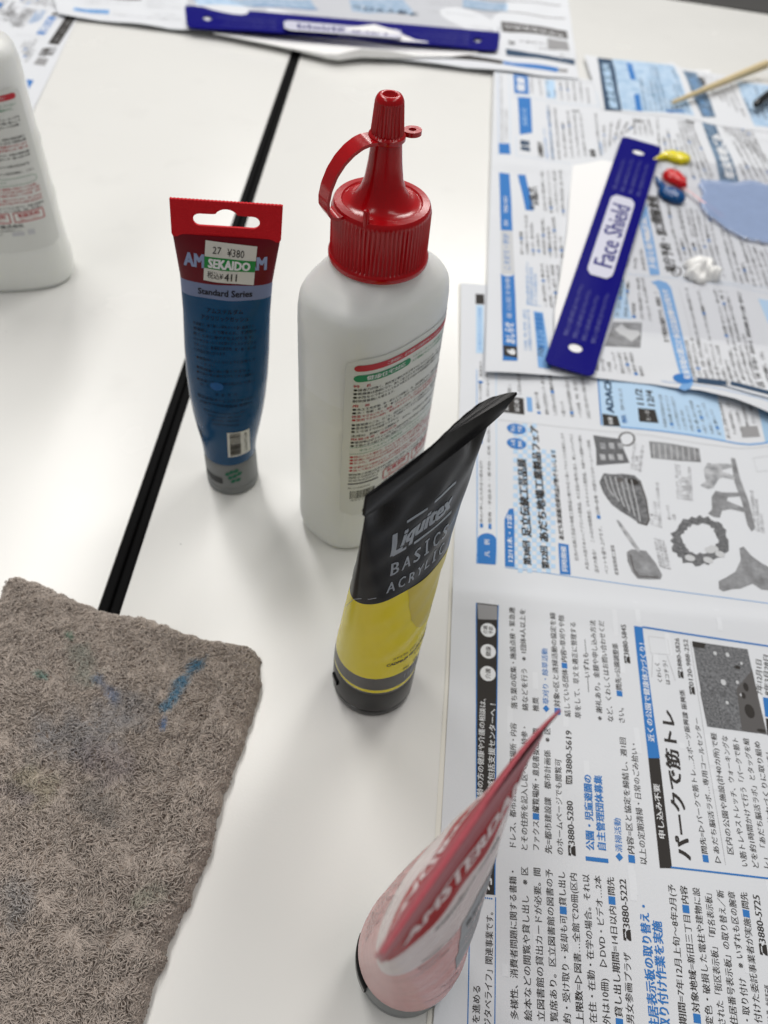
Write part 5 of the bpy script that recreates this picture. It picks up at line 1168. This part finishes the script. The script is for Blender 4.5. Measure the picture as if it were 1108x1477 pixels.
for i in range(NV):
    s_ = np.linspace(0, 1, NU); k_ = math.exp(-i/NV*5)
    base = Lt[i]*(1-s_[:, None])+Rt[i]*s_[:, None]
    tdev = Tp-(Tp[0]*(1-s_[:, None])+Tp[-1]*s_[:, None]); base = base+tdev*k_
    base[:, 0] += (s_**6)*(1.0*0.7*math.sin(i*.09)+.2*math.sin(i*.31+1)+.15*math.sin(i*1.3))*min(1, i/12)
    X[i], Y[i] = base[:, 0], base[:, 1]
def vnoise(x, y, seed, sc):
    r_ = np.random.default_rng(seed); ph = r_.uniform(0, 6.28, (8, 2)); an = r_.uniform(0, 6.28, 8); fr = r_.uniform(.5, 1.6, 8)
    o_ = 0
    for i in range(8): o_ = o_+np.sin((x*math.cos(an[i])+y*math.sin(an[i]))*fr[i]/sc+ph[i, 0])
    return o_/8
sg = np.linspace(0, 1, NU)[None, :]; tg = np.linspace(0, 1, NV)[:, None]
dR = (1-sg)*120; dL = sg*120+0*tg; dT = tg*215
def rnd(d, R_): q_ = np.clip(1-d/R_, 0, 1); return np.sqrt(1-q_*q_)
Zt = 8.8*rnd(dR, 5)*rnd(dL, 5)*rnd(dT, 5)
Zt = Zt + (3.0*vnoise(X, Y, 3, 17)+1.2*vnoise(X, Y, 4, 8))*np.minimum(rnd(dR, 22), rnd(dT, 14))
Zt -= 2.4*np.exp(-((dR-15-1.5*vnoise(X, Y, 9, 12))/2.4)**2)*np.clip(tg*6, 0, 1) ; Zt += 1.0*np.exp(-((dR-9)/5)**2)
Zt = np.maximum(Zt, .15)
SP = np.stack([X, Y, Zt], -1); mb = MB(); O3 = np.array((-120, 100, 0)); mb.grid(SP-O3, 'towel_base'); mb.obj('towel_cloth', tw)
# terry pile: thousands of little curled yarns
NF = 76000
fi = rng.uniform(0, NV-1.001, NF); fj = rng.uniform(0, NU-1.001, NF)
extra = 11000; fj[:extra] = NU-1.001-np.abs(rng.normal(0, 1.2, extra)).clip(0, 8); fi[extra:extra+4000] = np.abs(rng.normal(0, 1.5, 4000)).clip(0, 9)
i0, j0 = fi.astype(int), fj.astype(int); a_, b_ = (fi-i0)[:, None], (fj-j0)[:, None]
root = (SP[i0, j0]*(1-a_)+SP[i0+1, j0]*a_)*(1-b_)+(SP[i0, j0+1]*(1-a_)+SP[i0+1, j0+1]*a_)*b_
du = SP[i0, j0+1]-SP[i0, j0]; dv = SP[i0+1, j0]-SP[i0, j0]; N = np.cross(dv, du); N /= np.linalg.norm(N, axis=1)[:, None]+1e-9; N *= np.sign(N[:, 2:3]+1e-9)
ang = 5.5*vnoise(root[:, 0], root[:, 1], 21, 5.0)+3.6*vnoise(root[:, 0], root[:, 1], 22, 1.5)+rng.normal(0, .38, NF)
D = np.stack([np.cos(ang), np.sin(ang), np.zeros(NF)], 1); D -= N*(D*N).sum(1)[:, None]; D /= np.linalg.norm(D, axis=1)[:, None]
Sd = np.cross(N, D); mt_ = vnoise(root[:, 0], root[:, 1], 41, 3.0)+.8*vnoise(root[:, 0], root[:, 1], 42, 1.2); ln_ = rng.uniform(2.0, 4.8, NF)[:, None]; hg = (rng.uniform(.5, 1.7, NF)*(1+.9*mt_)).clip(.3, 3.0)[:, None]; cu_ = rng.normal(0, .45, NF)[:, None]; rad = rng.uniform(.18, .27, NF)
K = 6; pts = []
for k_ in range(K):
    t_ = k_/(K-1); pts.append(root+D*ln_*(t_-.5+.12*np.sin(6.28*t_))+N*(hg*math.sin(math.pi*min(1, t_*.93+.04))**.8-.15)+Sd*(cu_*math.sin(3.6*t_)+cu_*.5*math.sin(7*t_)))
pts = np.stack(pts, 1)          # NF,K,3
tan = np.gradient(pts, axis=1); tan /= np.linalg.norm(tan, axis=2)[..., None]+1e-9
nn_ = np.repeat(N[:, None], K, 1); sd = np.cross(tan, nn_); sd /= np.linalg.norm(sd, axis=2)[..., None]+1e-9; up_ = np.cross(sd, tan)
tap = np.array([.75, 1.0, 1.05, 1.0, .9, .45])
V = np.zeros((NF, K, 3, 3))
for q_ in range(3):
    aa = 2*math.pi*q_/3+math.pi/2; V[:, :, q_] = pts+(sd*math.cos(aa)+up_*math.sin(aa))*(rad[:, None]*tap[None])[..., None]
V = V.reshape(-1, 3); V[:, 2] = np.maximum(V[:, 2], .12); V -= O3
one = []
for k_ in range(K-1):
    for q_ in range(3): q2 = (q_+1) % 3; one.append((k_*3+q_, k_*3+q2, (k_+1)*3+q2, (k_+1)*3+q_))
one = np.array(one); FA = (one[None]+(np.arange(NF)*K*3)[:, None, None]).reshape(-1, 4)
me = bpy.data.meshes.new('pile'); me.vertices.add(len(V)); me.vertices.foreach_set('co', (V*MM).ravel())
me.loops.add(FA.size); me.loops.foreach_set('vertex_index', FA.ravel().astype(np.int32)); me.polygons.add(len(FA)); me.polygons.foreach_set('loop_start', np.arange(0, FA.size, 4, dtype=np.int32))
me.polygons.foreach_set('use_smooth', np.ones(len(FA), bool)); me.update(calc_edges=True)
# dye and stains
rx, ry = root[:, 0], root[:, 1]
basec = np.array(lin((180, 169, 160))); C_ = basec[None]*(1+.10*rng.normal(0, 1, NF)[:, None]+.05*vnoise(rx, ry, 31, 14)[:, None])
def stain(path, w_r, col, amt, seed):
    P = np.array([W(u, v, 9) for u, v in path]); d = np.full(NF, 1e9)
    for a, b in zip(P[:-1], P[1:]):
        ab_ = b-a; t_ = np.clip(((rx-a[0])*ab_[0]+(ry-a[1])*ab_[1])/(ab_@ab_), 0, 1); d = np.minimum(d, np.hypot(rx-a[0]-t_*ab_[0], ry-a[1]-t_*ab_[1]))
    m_ = np.clip(1.25-d/w_r+.7*vnoise(rx, ry, seed, 1.8), 0, 1)*amt*rng.uniform(.55, 1, NF); global C_
    C_ = C_*(1-m_[:, None])+np.array(lin(col))[None]*m_[:, None]
stain([(285, 960), (262, 985), (250, 1012), (240, 1022)], 2.6, (8, 130, 172), .9, 1); stain([(238, 1042), (236, 1052)], 1.5, (12, 100, 160), .8, 2)
stain([(300, 945), (283, 962)], 1.2, (40, 110, 140), .5, 2)
stain([(140, 982), (158, 995), (168, 1012)], 2.6, (40, 96, 148), .6, 3); stain([(52, 972), (66, 978)], 1.6, (50, 140, 130), .6, 4); stain([(98, 916), (104, 922)], 1.3, (40, 140, 110), .7, 5)
stain([(115, 945), (125, 975)], 6, (92, 130, 120), .35, 6); stain([(80, 1060), (130, 1060), (180, 1030)], 11, (132, 140, 152), .5, 7); stain([(140, 1090), (170, 1110)], 8, (120, 112, 130), .4, 8)
stain([(40, 1120), (60, 1140)], 7, (150, 146, 100), .35, 9); stain([(205, 1300), (225, 1290)], 4, (84, 112, 84), .35, 10); stain([(20, 1290), (30, 1310)], 6, (150, 160, 170), .4, 11); stain([(130, 1150), (160, 1180)], 6, (84, 88, 92), .4, 12); stain([(15, 1135), (40, 1150)], 4, (90, 84, 104), .4, 13)
C_ = np.clip(C_, .01, .9)
ca_ = me.color_attributes.new('dye', 'FLOAT_COLOR', 'POINT'); cc = np.ones((NF, K*3, 4)); cc[:, :, :3] = C_[:, None]; ca_.data.foreach_set('color', cc.ravel())
me.materials.append(MATS['towel_yarn']); po = bpy.data.objects.new('pile', me); COL.objects.link(po); po.parent = tw; po['kind'] = 'stuff'
